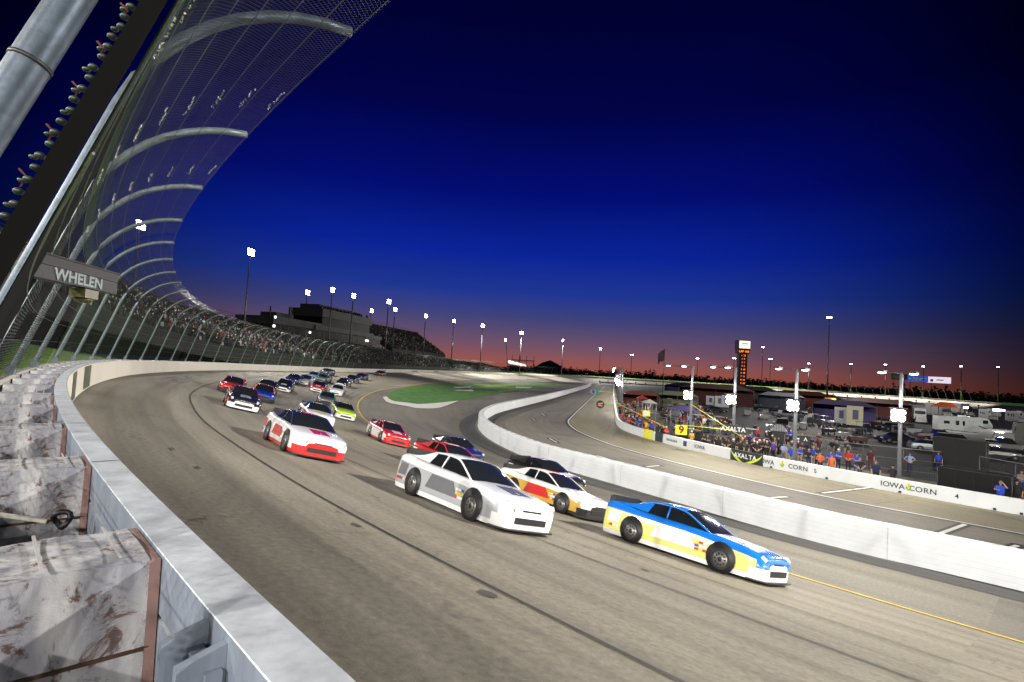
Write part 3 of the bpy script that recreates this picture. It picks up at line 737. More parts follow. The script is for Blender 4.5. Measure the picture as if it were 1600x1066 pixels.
rel(mb.build('small_sponsor_marks', [mat('grey_ink', (.2, .22, .24), .6), mat('navy_ink', (.03, .04, .12), .6)]), pw)
mb = MB()
for px, py in ((1131, 722), (1187, 731), (1285, 748), (1401, 770), (1552, 797), (1594, 805)):
    q, tg, n, t = wallpt(px, py, .12, .06); mb.box(q, (.14, .1, .12), math.atan2(tg.y, tg.x))
rel(mb.build('wall_anchor', black_m), pw)
# distant marks on the outer wall at the start line and a checker line on the track
mb = MB()
for px in (603, 652, 683):
    q = on(px, 583); s, u = su(q.x, q.y)
    for k in range(8):
        ss = s-3+k*.8; mb.add([P(ss, .03, z=ztop(ss)-.8), P(ss+.5, .03, z=ztop(ss)-.8), P(ss+.62, .03, z=ztop(ss)-.3), P(ss+.15, .03, z=ztop(ss)-.25)], [(0, 1, 2, 3)])
rel(mb.build('wall_marks', ink), barrier)
mb = MB(); q = on(655, 584); s0, _ = su(q.x, q.y)
for i in range(24):
    for j in range(3):
        if (i+j) % 2 == 0:
            u = 1+i*.68; rows = [[P(s0+j*.7+du, uu, .02) for uu in (u, u+.68)] for du in (0, .7)]; mb.grid(rows, 0, [[(0, 0)]*2]*2)
mb.build('start_line_checks', blackline, kind='structure')
# seams and rubber on the racing surface
track_line(4.15, .07, -12, 150, blackline, 'paving_seam', .015, .05); track_line(8.5, .05, -12, 60, seal_m, 'paving_seam', .015, .08); track_line(11.3, .035, -10, 30, seal_m, 'paving_seam', .015, .08)
mb = MB()
for k in range(26):
    s = random.uniform(2, 60); u = random.uniform(2, 17); Ls = random.uniform(.15, .5); w2 = random.uniform(.02, .05)
    mb.grid([[P(s+Ls*i/3, u-w2*math.sin(PI*(i+.3)/3.6), .017), P(s+Ls*i/3, u+w2*math.sin(PI*(i+.3)/3.6), .017)] for i in range(4)], 0, [[(0, 0)]*2]*4)
for q in ((557, 822, .5, .1), (757, 928, .25, .07), (762, 930, .5, .16)):
    z = on(q[0], q[1]); s, u = su(z.x, z.y); mb.add([P(s+q[2]*.3*math.cos(a), u+q[3]*.7*math.sin(a), .018) for a in [k*PI/5 for k in range(10)]], [tuple(range(10))], 0, False, [(0, 0)]*10)
mb.build('rubber_marks', seal_m, kind='structure')
# curved skid marks on the stalls
mb = MB()
for k in range(26):
    t0 = 6+k*2.2; o0 = random.uniform(.4, 3.4); L2 = []
    for j in range(9):
        q, a = along(PW, t0+j*.75); n = V((math.sin(a), -math.cos(a), 0)); L2.append(q-n*(.6+o0*max(.05, (1-j/8*random.uniform(.8, 1.0)))))
    ribbon(L2, offset(L2, .1), 1, .026, None, '', mb=mb)
mb.build('tyre_marks', mat('faint_rubber', (.13, .12, .1), .8, var=.3), kind='structure')

# ------------------------------------------------------------------ pit road light poles
shoe = mat('shoebox_housing', (.05, .05, .05), .5, .4)
def pit_pole(x, y, depthlab, heads=(1,), flare=True, toff=0):
    t = nearest_t(PW, (x, y)); q, a = along(PW, t); n = V((math.sin(a), -math.cos(a), 0)); tg = V((math.cos(a), math.sin(a), 0))
    r_ = thing('pit_light_pole', (x, y, 0), depthlab, 'light pole', 'pale light poles along the pit wall')
    mb = MB(); mb.tube([(0, 0, 0), (0, 0, 8.35)], [.15, .11], 10); mb.cyl((0, 0, .04), .3, .08, 10); mb.build('pole', pole_m, r_)
    for k, (o, b) in enumerate(heads):
        c = -n*o+tg*b+V((0, 0, 8.38)); mb = MB(); mb.tube([V((0, 0, 8.3)), c-V((0, 0, .03))], .05, 6); mb.build('arm', shoe, r_)
        mb = MB(); mb.box(c+V((0, 0, .02)), (.5, .75, .16), a, taper=.8); hd = mb.build('lamp_head', shoe, r_)
        mb = MB(); mb.ball(tuple(c-V((0, 0, .09))), (.24, .3, .06), 10, 6); mb.build('lens', mat('lit_lens', (1, .97, .9), emit=12), hd)
    spot(r_, V((x, y, 8.2))-n*1.2, V((x, y, 0))-n*3.5, 1100, 130, size=.2)
    if flare:
        c = V((0, 0, 5.35))-n*.45; mb = MB(); mb.box(c, (.85, .5, .85), a); mb.box(c+V((0, 0, .5)), (.95, .7, .06), a); mb.tube([V((0, 0, 5.35)), c], .05, 6); fl = mb.build('pit_floodlight', shoe, r_)
        d = (V((0, 0, 7))-V((x, y, 5.3))); dd = V((d.x, d.y, 0)).normalized(); aa = math.atan2(dd.y, dd.x)
        mb = MB(); nn_ = V((-dd.y, dd.x, 0)); [mb.tube([c+dd*.3+nn_*x+V((0, 0, z)), c+dd*.36+nn_*x+V((0, 0, z))], .2, 12, smooth=False) for x in (-.21, .21) for z in (-.21, .21)]; mb.build('lamp', lampwarm_m, fl)
        spot(r_, V((x, y, 5.3))+c*0-n*.6+dd*.5, V((x, y, 0))-n*6+dd*6, 1300, 150, (1, .92, .8), .3)
    return r_
pl = [(1372, 765, ((1.0, .9), (-.1, -.7)), 'pale light pole nearest the camera with the brightest floodlight on it'), (1188, 731, ((1.0, 1.0), (-.1, -.6)), 'second pale light pole from the camera with a bright floodlight'), (1083, 706, ((.9, 2.0), (.7, .3)), 'third pale light pole from the camera with a bright floodlight'), (1018, 690, ((1.6, 2.0), (.9, .3)), 'fourth pale light pole from the camera with a bright floodlight')]
for k, (px, py, hd, lab) in enumerate(pl):
    q, a = along(PW, wallpt(px, py, .5)[3]); q = q+V((math.sin(a), -math.cos(a), 0))*(.85 if k < 2 else 1.5); pit_pole(q.x, q.y, lab, hd)
for k in range(12):
    t = nearest_t(PW, (25, 99))+k*17; q, a = along(PW, t)
    if t > arclen(PW)[-1]: break
    n = V((math.sin(a), -math.cos(a), 0)); q = q+n*1.2
    pit_pole(q.x, q.y, ['fifth pale light pole along the pit wall', 'sixth pale light pole along the pit wall'][k] if k < 2 else 'one of the pale light poles crowding together at the far end of the pit wall', ((1.6, 0),), flare=(k < 7))

# ------------------------------------------------------------------ grandstands and crowd
alu = mat('bleacher_metal', (.10, .105, .11), .6, .3); deckm = mat('bleacher_deck_dark', (.028, .028, .03), .8); standdark = mat('stand_understructure', (.02, .02, .022), .8)
def person_lump(mb, q, face, h=.85):
    c = random.choices([0, 1, 2, 3, 4, 6], [46, 18, 12, 6, 3, 10])[0]; w_ = random.uniform(.36, .5)
    mb.box(q+V((0, 0, h*.33)), (.3, w_, h*.66), face, c, taper=.8); mb.ball(tuple(q+V((0, 0, h*.8))), (.11, .11, .14), 5, 3, 5 if random.random() < .35 else random.choice([0, 0, 2, 3]))
def stand(s1, s2, uf, zf, rows, label, dens=.93, ds=.6, under=True, name='grandstand'):
    "uf(s)->(front u, back u)  zf(s)->(front z, back z)"
    root = thing(name, P(s1, uf(s1)[0], z=zf(s1)[0]-2), label, 'grandstand'); n = int((s2-s1)/3); R_ = []
    for i in range(n+1):
        s = s1+(s2-s1)*i/n; (ua, ub), (za, zb) = uf(s), zf(s); L_ = [P(s, ua+.3, z=za-2.6)]
        for k in range(rows):
            u = ua+(ub-ua)*k/rows; u2 = ua+(ub-ua)*(k+1)/rows; z = za+(zb-za)*k/rows; z2 = za+(zb-za)*(k+1)/rows
            L_ += [P(s, u, z=z), P(s, u2, z=z)]
        L_ += [P(s, ub, z=zb+.9), P(s, ub-.2, z=zb+.9), P(s, ub-.3, z=zb-1.5), P(s, ub+(ua-ub)*.15, z=(za-2.6 if under else zb-3.5))]
        R_.append(L_)
    mb = MB(); mb.grid(R_)
    for L_ in (R_[0], R_[-1]): mb.poly(L_)
    rel(mb.build('bleacher_deck', deckm), root)
    mb = MB()
    for h in (.5, 1.1):
        mb.tube([P(s, uf(s)[1]-.05, z=zf(s)[1]+.9+h) for s in np.linspace(s1, s2, n)], .03, 4)
    for s in np.arange(s1, s2, 3): s = float(s); mb.tube([P(s, uf(s)[1]-.05, z=zf(s)[1]+.9), P(s, uf(s)[1]-.05, z=zf(s)[1]+2.0)], .03, 4)
    rel(mb.build('top_rail', mat('dull_rail', (.04, .042, .045), .7)), root)
    cr_ = MB()
    for k in range(rows):
        s = s1+.5
        while s < s2-.5:
            if random.random() < dens and (int(s) % 22) > 0:
                (ua, ub), (za, zb) = uf(s), zf(s); u = ua+(ub-ua)*(k+.55)/rows; z = za+(zb-za)*k/rows
                person_lump(cr_, P(s, u, z=z+random.uniform(0, .12)), -path(s)[2], random.choice([.9, 1.0, 1.5]))
            s += ds*random.uniform(.85, 1.3)
    o = rel(cr_.build('crowd', crowd_ms), fence) if False else cr_.build('crowd', crowd_ms)
    tag(o, 'dense dark crowd of spectators filling the '+label.split(' with ')[0].split(' behind ')[0], 'crowd', kind='stuff')
    return root
T1B = [(60, 12.2), (80, 10.4), (105, 8.0), (130, 7.0), (160, 6.2), (200, 5.8), (385, 5.4)]
T1T = [(60, 20.5), (80, 20), (95, 19), (107, 17), (120, 15.2), (155, 13.6), (245, 11.5), (345, 9.2), (400, 8.6)]
stand(62, 385, lambda s: (-8-3*max(0, (110-s)/50), -26), lambda s: (lerp_tab(T1B, s), lerp_tab(T1T, s)), 17, 'long low grandstand with a packed crowd behind the catch fence')
stand(250, 318, lambda s: (-24, -42), lambda s: (13, 24), 17, 'high upper grandstand with a packed crowd right of the suite building', under=False)
mb = MB(); up = thing('steel_trestle', P(284, -36, z=5), 'dark steel legs under the high upper grandstand', 'frame')
for s in np.arange(251, 319, 8):
    for u in (-26, -33, -41):
        s = float(s); mb = MB(); mb.tube([P(s, u, z=4.5), P(s, u, z=11+(abs(u)-24)*.5)], .2, 6); rel(mb.build('leg', standdark), up)
# suite building
A = V((-74.5, 166, 0)); B = V((-57.5, 236, 0)); d = (B-A).normalized(); nb = V((-d.y, d.x, 0)); LB = (B-A).length; ab = math.atan2(d.y, d.x)
sb = thing('suite_building', A, 'dark multi-storey suite building with stepped roof behind the left grandstand', 'building')
wallm = mat('suite_panels', (.045, .045, .055), .6, scale=.2, var=.15); darkwin = mat('suite_windows', (.006, .007, .01), .5, spec=.15)
def bx(f0, f1, z0, z1, mtl, name, dep=14, out=0): 
    mb = MB(); c = A+d*LB*(f0+f1)/2+nb*(dep/2-out); mb.box((c.x, c.y, (z0+z1)/2), (LB*(f1-f0), dep, z1-z0), ab); return rel(mb.build(name, mtl), sb)
for f0, f1, z0, z1, o in ((0, 1, 4, 9.6, 0), (0, 1, 12.2, 13.6, .6), (0, .36, 16.6, 18.9, .5), (.30, .88, 16.4, 18.2, 1.0), (.36, .86, 21.4, 24.4, .5), (.80, 1, 16.0, 17.5, .4)): bx(f0, f1, z0, z1, wallm, 'facade_slab', 14, o)
for f0, f1, z0, z1 in ((.01, .99, 9.6, 12.2), (.01, .99, 13.6, 16.6), (.37, .85, 18.2, 21.4)): bx(f0, f1, z0, z1, darkwin, 'window_band', 13.4)
bx(.40, .80, 24.4, 26.2, wallm, 'roof_room', 8, -3); bx(.08, .2, 18.9, 20.6, wallm, 'roof_room', 6, -3); bx(.15, .17, 18.9, 23, dark_m, 'roof_mast', .3, -2); bx(.02, .025, 18.9, 22, dark_m, 'roof_mast', .3, -2)
for f, z, w_ in ((.0, 15.4, .01), (.005, 18.2, .008), (.80, 14.6, .03), (.62, 11.2, .012), (.66, 11.2, .01), (.26, 14.9, .01)): bx(f, f+w_, z, z+.7, mat('lit_suite_window', (.9, .92, 1), emit=3), 'lit_window', .3, .75)
for k in range(1, 18): bx(k/18, k/18+.003, 9.6, 16.6, wallm, 'mullion', .2, .05)
# people on the roof
mb = MB()
for k in range(70): q = A+d*LB*random.uniform(.38, .86)+nb*random.uniform(1, 3); person_lump(mb, V((q.x, q.y, 24.4)), ab, 1.7)
tag(mb.build('roof_crowd', crowd_ms), 'row of people standing along the roof edge of the suite building', 'crowd', kind='stuff')
# pedestrian walkway behind the first stand: lit lamps under the stand
for k, (px, py) in enumerate(((218, 478), (259, 493), (299, 500), (347, 508), (372, 512), (398, 517), (423, 520))):
    q = tipat_ = at_depth(px, py, 92+k*11); t = thing('stand_lamp', q, 'small yellow lit lamp among the spectators of the long low grandstand', 'lamp', 'small yellow lamps in the grandstand')
    mb = MB(); mb.box((0, 0, 0), (.8, .25, .18), .8); mb.build('housing', shoe, t); mb = MB(); mb.box((0, -.02, -.12), (.75, .22, .06), .8); mb.build('tube', mat('lit_yellow_tube', (1, .9, .4), emit=5), t)

# far gantry left of the hill
g = at_depth(815, 575, 330); gt = thing('steel_gantry', (g.x, g.y, 5), 'dark steel gantry of posts and a crossbeam beyond the end of the stands', 'gantry')
mb = MB()
for k in range(4): mb.tube([(-6+k*4.4, 0, 0), (-6+k*4.4, 0, 10.5)], .16, 6)
mb.box((.6, 0, 7.4), (14, .5, .5)); mb.box((.6, .4, 6.6), (13, .3, .2)); mb.build('frame', dark_m, gt)
rf = thing('canopy_roof', at_depth(808, 574, 318), 'pale sloping canopy roof at the foot of the far steel gantry', 'roof')
mb = MB(); mb.add([(-5.5, 0, 2.2), (5.5, 0, .6), (5.5, 5, 1.8), (-5.5, 5, 4.0), (-5.5, 0, 2.1), (5.5, 0, .5), (5.5, 5, 1.7), (-5.5, 5, 3.9)], [(0, 1, 2, 3), (7, 6, 5, 4), (0, 4, 5, 1), (1, 5, 6, 2), (2, 6, 7, 3), (3, 7, 4, 0)]); mb.build('sheet', mat('pale_green_roof', (.35, .45, .42), .5), rf)
mb = MB(); [mb.tube([(x, y, -3), (x, y, .6+(5.5-x)*.14+y*.25)], .1, 6) for x in (-5, 5) for y in (.3, 4.7)]; mb.build('post', dark_m, rf)

# distant woods and hill
wood_m = mat('night_foliage', (.012, .016, .008), .95, var=.5); hillm = mat('dark_hill', (.014, .014, .016), .95, scale=.02)
mb = MB()
def clump(c, R_, n):
    for _ in range(n):
        v_ = V((random.gauss(0, 1), random.gauss(0, 1), random.gauss(0, 1))).normalized()*R_*random.random()**.35; v_.z *= .8
        a, b = random.uniform(0, 6.28), random.uniform(-1, 1); sz = R_*random.uniform(.10, .22); x = V((math.cos(a), math.sin(a), b)).normalized()*sz; y = x.cross(V((random.random(), random.random(), 1))).normalized()*sz
        mb.add([V(c)+v_-x, V(c)+v_+y*.8, V(c)+v_+x, V(c)+v_-y*.8], [(0, 1, 2, 3)])
for k in range(420):
    az = rad(-8+k*.148+random.uniform(-.1, .1)); dd = random.uniform(560, 720); hgt = random.uniform(7, 12) if k % 9 else random.uniform(12, 15)
    if -3 < math.degrees(az) < 0: hgt *= .5
    x, y = dd*math.sin(az), dd*math.cos(az); clump((x, y, hgt*.5), hgt*.62, 70); mb.tube([(x, y, 0), (x, y, hgt*.6)], [.5, .2], 4)
tag(mb.build('distant_woods', wood_m), 'dark line of distant trees along the horizon beyond the far bend', 'woods', kind='stuff')
mb = MB(); rows = []
for i in range(13):
    x = -10+i*9.0; hh = 9*math.exp(-((x-42)/22)**2)+3*math.sin(i*1.3); rows.append([(x, 560, 0), (x, 570, hh*.8+5), (x, 600, hh+7), (x, 640, 0)])
mb.grid(rows, 0, None, True); mb.build('dark_hill', hillm, kind='structure')
mb = MB()
for k in range(42):
    az = random.uniform(-42, -20); az = rad(az); dd = random.uniform(190, 260); hgt = random.uniform(7, 12); x, y = dd*math.sin(az), dd*math.cos(az); clump((x, y, 3+hgt*.55), hgt*.6, 40)
tag(mb.build('distant_woods', wood_m), 'dark trees behind the left grandstand', 'woods', kind='stuff')
# spectators and vans on the far grass bank
mb = MB()
for k in range(260):
    s = random.uniform(400, 700); person_lump(mb, P(s, random.uniform(-16, -7), z=outz(s, -12)), 0, random.choice([1.0, 1.6]))
tag(mb.build('bank_crowd', crowd_ms), 'scattered spectators sitting on the grass bank beyond the far bend', 'crowd', kind='stuff')
# inner guard wall of the back straight with posts, and green banner on the outer wall
L_ = [P(s, W+10, z=0) for s in np.arange(470, 1010, 6)]
gw = thing('back_guard_wall', L_[0], 'pale low guard wall with dark posts along the inside of the far bend and back straight', 'wall')
rel(sweepL(L_, [(0, 0), (0, 1.0), (-.3, 1.0), (-.3, 0)], base=0).build('wall_body', mat('dusty_concrete', (.36, .34, .3), .8)), gw)
for i in range(0, len(L_), 2): mb = MB(); mb.tube([L_[i]+V((0, 0, 0)), L_[i]+V((0, 0, 2.0))], .28, 6); mb.box(L_[i]+V((0, 0, 2.1)), (.8, .8, .5)); rel(mb.build('post', dark_m), gw)
q1 = at_depth(1503, 626, 320); s1, _ = su(q1.x, q1.y); mb = MB()
gb = thing('green_wall_banner', P(s1, .05), 'long bright green banner with white lettering on the back straight wall', 'banner')
rows = [[P(s, .06, z=ztop(s)-1.0), P(s, .06, z=ztop(s)+.35)] for s in np.linspace(s1, s1+110, 30)]; mb.grid(rows); rel(mb.build('sheet', mat('bright_green_vinyl', (.02, .42, .07), .5, var=.08)), gb)
mb = MB()
for k in range(15): s = s1+38+k*2.4; mb.grid([[P(s+d_, .1, z=ztop(s)-.65+zz) for zz in (0, .7)] for d_ in (0, 1.5)])
rel(mb.build('white_marks', wl), gb)
# billboards
def board(px, py, dep, w_, h_, mtl, label, marks=None, lit=0):
    q = at_depth(px, py, dep); t = thing('billboard', (q.x, q.y, 1), label, 'billboard'); a = math.atan2(-q.x, q.y)*-1; a = -math.atan2(q.x, q.y); z = q.z-1
    mb = MB(); mb.box((0, 0, z), (w_, .4, h_), a); bd = mb.build('board', mtl, t)
    mb = MB(); [mb.tube([(math.cos(a)*x, math.sin(a)*x+.3, 0), (math.cos(a)*x, math.sin(a)*x+.3, z)], .2, 6) for x in (-w_*.3, w_*.3)]; mb.build('leg', dark_m, t)
    if marks:
        mb = MB()
        for x, zz, ww, hh in marks: mb.box(V((0, 0, z+zz*h_))+V((math.cos(a), math.sin(a), 0))*x*w_-V((-math.sin(a), math.cos(a), 0))*.22, (ww*w_, .05, hh*h_), a)
        mb.build('artwork', wl if lit else mat('grey_art', (.15, .15, .16)), bd)
    return t
board(1405, 589, 400, 10, 4.5, mat('unlit_board', (.02, .022, .03)), 'unlit dark billboard, leftmost of the three beyond the back straight', ((0, .1, .8, .1), (0, -.15, .6, .08)))
board(1433, 592, 400, 13, 4.5, mat('lit_blue_board', (.015, .06, .38), emit=.9), 'lit blue billboard with white digits beyond the back straight', ((-.34, 0, .1, .3), (-.15, 0, .12, .6), (0, 0, .12, .6), (.14, 0, .09, .5), (.3, .05, .2, .2)), 1)
board(1467, 594, 400, 14, 4.6, mat('lit_pale_board', (.78, .66, .78), emit=.9), 'lit pale pink billboard, rightmost of the three beyond the back straight', ((-.3, -.1, .12, .4), (.05, 0, .3, .15)))

# scoring pylon
q = at_depth(1158, 600, 250); pyl = thing('scoring_pylon', (q.x, q.y, 0), 'tall scoring pylon with orange lit numbers and a white lit box on top', 'scoring pylon')
zt = at_depth(1158, 532, 250).z; a = -math.atan2(q.x, q.y)+.42; X = V((math.cos(a), math.sin(a), 0)); Y = V((-math.sin(a), math.cos(a), 0)); led = mat('lit_orange_led', (1, .2, .015), emit=1.8); panelm = mat('pylon_black', (.01, .008, .006), .5)
k_ = 250/300
mb = MB(); mb.box((0, 0, (zt-6)/2), (4.2*k_+.3, 3.2*k_, zt-6), a); mb.build('column', panelm, pyl)
mb = MB(); mb.box((0, 0, zt-2.1), (6.6*k_, 5.2*k_, 4.2), a); mb.build('sign_box', panelm, pyl)
mb = MB(); mb.box(-Y*2.62*k_*.83+V((0, 0, zt-2.05))-Y*.5, (6.1*k_, .06, 3.5), a); mb.box(X*3.34*k_+V((0, 0, zt-2.05)), (.06, 4.6*k_, 3.5), a); mb.build('lit_face', mat('lit_sign_face', (.95, .92, .78), emit=.95), pyl)
mb = MB(); c = -Y*(2.62*k_*.83+.56)+V((0, 0, zt-1.9)); [mb.box(c+X*x+V((0, 0, z)), (w_, .04, h_), a) for x, z, w_, h_ in ((-1, .3, .4, .5), (-.4, .3, .5, .5), (.3, .3, .45, .5), (1, .3, .5, .5), (0, -.45, 3.4, .14))]
for k in range(8): mb.box(X*(3.34*k_+.05)+Y*math.cos(k*PI/4)*.9+V((0, 0, zt-2.05+math.sin(k*PI/4)*.9)), (.04, .45, .3), a)
mb.build('sign_artwork', mat('grey_art2', (.25, .3, .25)), pyl)
mb = MB(); mb.box((0, 0, zt-5.2), (6.5*k_, 4*k_, 1.9), a); mb.build('lap_panel', panelm, pyl)
text_mesh('LAP 160', 1.35, led, 'digits', pyl.location-Y*(2.05*k_)+V((0, 0, zt-5.2)), X, pyl, bold=.02, ext=.02)
nums = ['1  20', '2  9', '3  7', '4  2', '5  60', '6  48', '7  11', '8  44', '9  39', '10 28', '11 33', '12 62']
for i, s_ in enumerate(nums):
    z = zt-7.1-i*1.72*k_*1.12
    if z < 3: break
    text_mesh(s_, 1.0, led, 'digits', pyl.location-Y*(1.66*k_)+V((0, 0, z)), X, pyl, bold=.0, ext=.02)
    text_mesh(s_[:2], 1.0, led, 'digits', pyl.location+X*(2.2*k_+.2)+V((0, 0, z)), Y, pyl, bold=.02, ext=.02)

# ------------------------------------------------------------------ race cars
def paint(name, c, rough=.25): return mat('paint_'+name, c, rough, 0, var=.04, coat=1.0)
ST0 = [(2.50, .50, .56), (2.485, .60, .72), (2.40, .67, .83), (2.22, .735, .92), (1.9, .79, .965), (1.42, .845, .995), (1.0, .885, .98), (.3, .93, .965), (-.6, .95, .97), (-1.4, .985, 1.0), (-2.0, 1.03, .99), (-2.38, 1.04, .96), (-2.47, 1.0, .93)]
def cat(L_, n):
    out = []
    for i in range(len(L_)-1):
        a, b, c, d = L_[max(i-1, 0)], L_[i], L_[i+1], L_[min(i+2, len(L_)-1)]
        for k in range(n):
            t = k/n; out.append(tuple(.5*(2*b[q]+(c[q]-a[q])*t+(2*a[q]-5*b[q]+4*c[q]-d[q])*t*t+(-a[q]+3*b[q]-3*c[q]+d[q])*t**3) for q in range(len(b))))
    return out+[L_[-1]]
ST = cat(ST0, 3)
def car_body(mats):
    mb = MB(); rows = []
    for x, h, w_ in ST:
        half = [(w_*.95, .075), (w_*.985, .2), (w_*1.0, .38), (w_*1.0, .55), (w_*.985, h*.8), (w_*.955, h*.91), (w_*.90, h*.97), (w_*.80, h), (w_*.45, h+.022), (0, h+.03)]
        rows.append([(x, -a, b) for a, b in half]+[(x, a, b) for a, b in half[-2::-1]])
    mb.grid([r_[::-1] for r_ in rows], 0, smooth=True); mb.poly(rows[0][::-1]); mb.poly(rows[-1])
    n = len(rows[0])-1
    for f in range((len(ST)-1)*n):
        k = f % n; kk = min(k, n-1-k); st = f//n; x = ST[st][0]
        mb.m[f] = 2 if kk <= 0+(x > 2.2) else (1 if kk <= 3 and x < 2.3 else (3 if x > .9 else 0))
    mb.m[-2] = 2; mb.m[-1] = 2
    return mb
GH = cat([(1.02, .90, .82, .90), (.62, .92, .745, 1.09), (.22, .94, .67, 1.27), (-.05, .95, .655, 1.335), (-.5, .96, .65, 1.35), (-.95, .97, .655, 1.33), (-1.2, .98, .67, 1.27), (-1.6, 1.0, .71, 1.13), (-2.0, 1.03, .76, 1.04)], 2)
GI = {'w': 5, 'r': 11}
def wheel_mesh():
    t = MB(); t.tube([(0, -.14, 0), (0, -.125, 0), (0, -.1, 0), (0, .1, 0), (0, .125, 0), (0, .14, 0)], [.25, .31, .325, .325, .31, .25], 24)
    r2 = MB(); r2.cyl((0, 0, 0), .2, .286, 18, 0, 'Y'); r2.cyl((0, 0, 0), .06, .3, 10, 1, 'Y')
    for k in range(10): r2.cyl((.135*math.cos(k*.628), 0, .135*math.sin(k*.628)), .026, .29, 8, 1, 'Y')
    return t.mesh('tyre', rubber), r2.mesh('rim', [mat('rim_grey', (.2, .2, .2), .4, .6), black_m])
TY, RM = wheel_mesh()
DEC = [mat('decal_'+n_, c_, .4) for n_, c_ in (('white', (.7, .7, .7)), ('red', (.5, .02, .02)), ('blue', (.02, .08, .45)), ('yellow', (.7, .55, .04)))]
shade_m = mat('windshield_banner', (.02, .02, .02), .3)
def race_car(label, top, side, low, hood, roof=None, stripe=None, loc=None):
    r_ = thing('race_car', (0, 0, 0), label, 'race car', 'stock race cars streaming round the bend')
    b = car_body(None).build('body', [top, side, low, hood], r_)
    rows = []
    for i, (x, bz, hw, z) in enumerate(GH):
        bw = min(.875, hw+.01+.19*max(0, min(1, (z-bz)/.35))); half = [(bw, bz+.0), (hw+.012, z-.06), (hw*.93, z-.015), (hw*.5, z+.015), (0, z+.025)]
        rows.append([(x, -a, c) for a, c in half]+[(x, a, c) for a, c in half[-2::-1]])
    def patch(i0, i1, ks, name, m_, pil=False):
        mb = MB()
        if pil:
            for sgn in (-1, 1):
                mb.tube([(GH[k][0], sgn*(GH[k][2]+.012), GH[k][3]-.045) for k in range(17)], .026, 6)
                mb.tube([(-.36, sgn*.84, .95), (-.40, sgn*.675, 1.29)], .03, 6); mb.add([(-1.02, sgn*.69, 1.27), (-.92, sgn*.70, 1.25), (-1.0, sgn*.86, .97), (-2.0, sgn*.80, 1.03), (-1.5, sgn*.73, 1.13)], [(0, 1, 2, 3, 4), (4, 3, 2, 1, 0)])
        mb.grid([rw[ks[0]:ks[1]+1][::-1] for rw in rows[i0:i1+1]], 0, smooth=True); return mb.build(name, m_, r_)
    patch(0, 5, (1, 7), 'windshield', glass_m); patch(5, 11, (1, 7), 'roof', roof or top, True); patch(11, 16, (1, 7), 'rear_window', glass_m)
    patch(0, 16, (0, 1), 'side_window', glass_m); patch(0, 16, (7, 8), 'side_window', glass_m)
    for x in (1.42, -1.38):
        for y in (-.872, .872):
            w_ = bpy.data.objects.new('wheel', TY); COL.objects.link(w_); w_.parent = r_; w_.location = (x, y, .325)
            q = bpy.data.objects.new('rim', RM); COL.objects.link(q); q.parent = w_
            a = MB(); s_ = 1 if y > 0 else -1; a.cyl((x, y+s_*.128, .36), .40, .02, 18, 0, 'Y'); a.build('wheel_arch', black_m, r_)
    mb = MB(); mb.prism([(2.62, -.45, .07), (2.56, -.75, .07), (2.3, -.95, .07), (2.1, -.97, .07), (2.1, .97, .07), (2.3, .95, .07), (2.56, .75, .07), (2.62, .45, .07)], (0, 0, .03)); mb.build('splitter', black_m, r_)
    mb = MB(); mb.box((-2.43, 0, 1.13), (.03, 1.5, .2), ry=.25); mb.box((-2.40, .76, 1.09), (.2, .02, .2)); mb.box((-2.40, -.76, 1.09), (.2, .02, .2)); mb.build('rear_spoiler', black_m, r_)
    mb = MB(); mb.box((2.49, 0, .29), (.06, 1.0, .14)); mb.box((2.485, 0, .52), (.04, .62, .04)); mb.build('grille', black_m, r_)
    for s_ in (-1, 1):
        mb = MB(); rr_ = random.Random(len(label)*7+s_)
        for k in range(9): mb.box((.72+.12*(k % 3), s_*.988, .40+.09*(k//3)), (.11, .012, .06), mi=rr_.randrange(4))
        for k in range(4): mb.box((-1.9-.12*k, s_*1.0, .35), (.09, .012, .07), mi=rr_.randrange(4))
        mb.build('decal_cluster', DEC, r_)
        mb = MB(); [mb.tube([(-.28+k*.075, s_*.80, .99), (-.32+k*.075, s_*.70, 1.2)], .007, 4) for k in range(6)]; [mb.tube([(-.3, s_*(.82-.045*k), .98+.07*k), (.12, s_*(.82-.045*k), .98+.07*k)], .007, 4) for k in range(4)]; mb.build('window_net', mat('net_grey', (.12, .12, .12), .8), r_)
        mb = MB(); mb.box((2.36, s_*.66, .63), (.16, .28, .09), rz=-s_*.55, ry=.62); mb.build('headlight', mat('headlight_decal', (.6, .65, .7), .15, coat=1), r_)
    if stripe:
        for s_ in (-1, 1):
            mb = MB(); mb.add([(.75, s_*.992, .36), (.45, s_*.985, .72), (-.55, s_*.985, .74), (-.75, s_*.992, .36)], [(0, 1, 2, 3), (3, 2, 1, 0)]); mb.build('side_panel', stripe, r_)
            mb = MB(); mb.add([(-1.86, s_*1.006, .45), (-1.80, s_*.998, .78), (-2.25, s_*.985, .80), (-2.3, s_*.99, .45)], [(0, 1, 2, 3), (3, 2, 1, 0)]); mb.build('rear_side_panel', stripe, r_)
        mb = MB(); mb.box((1.68, 0, .838), (.7, .6, .02), ry=.13); mb.build('hood_panel', stripe, r_); mb = MB(); mb.box((-.4, 0, 1.368), (.6, .5, .012)); mb.build('roof_panel', stripe, r_)
    return r_
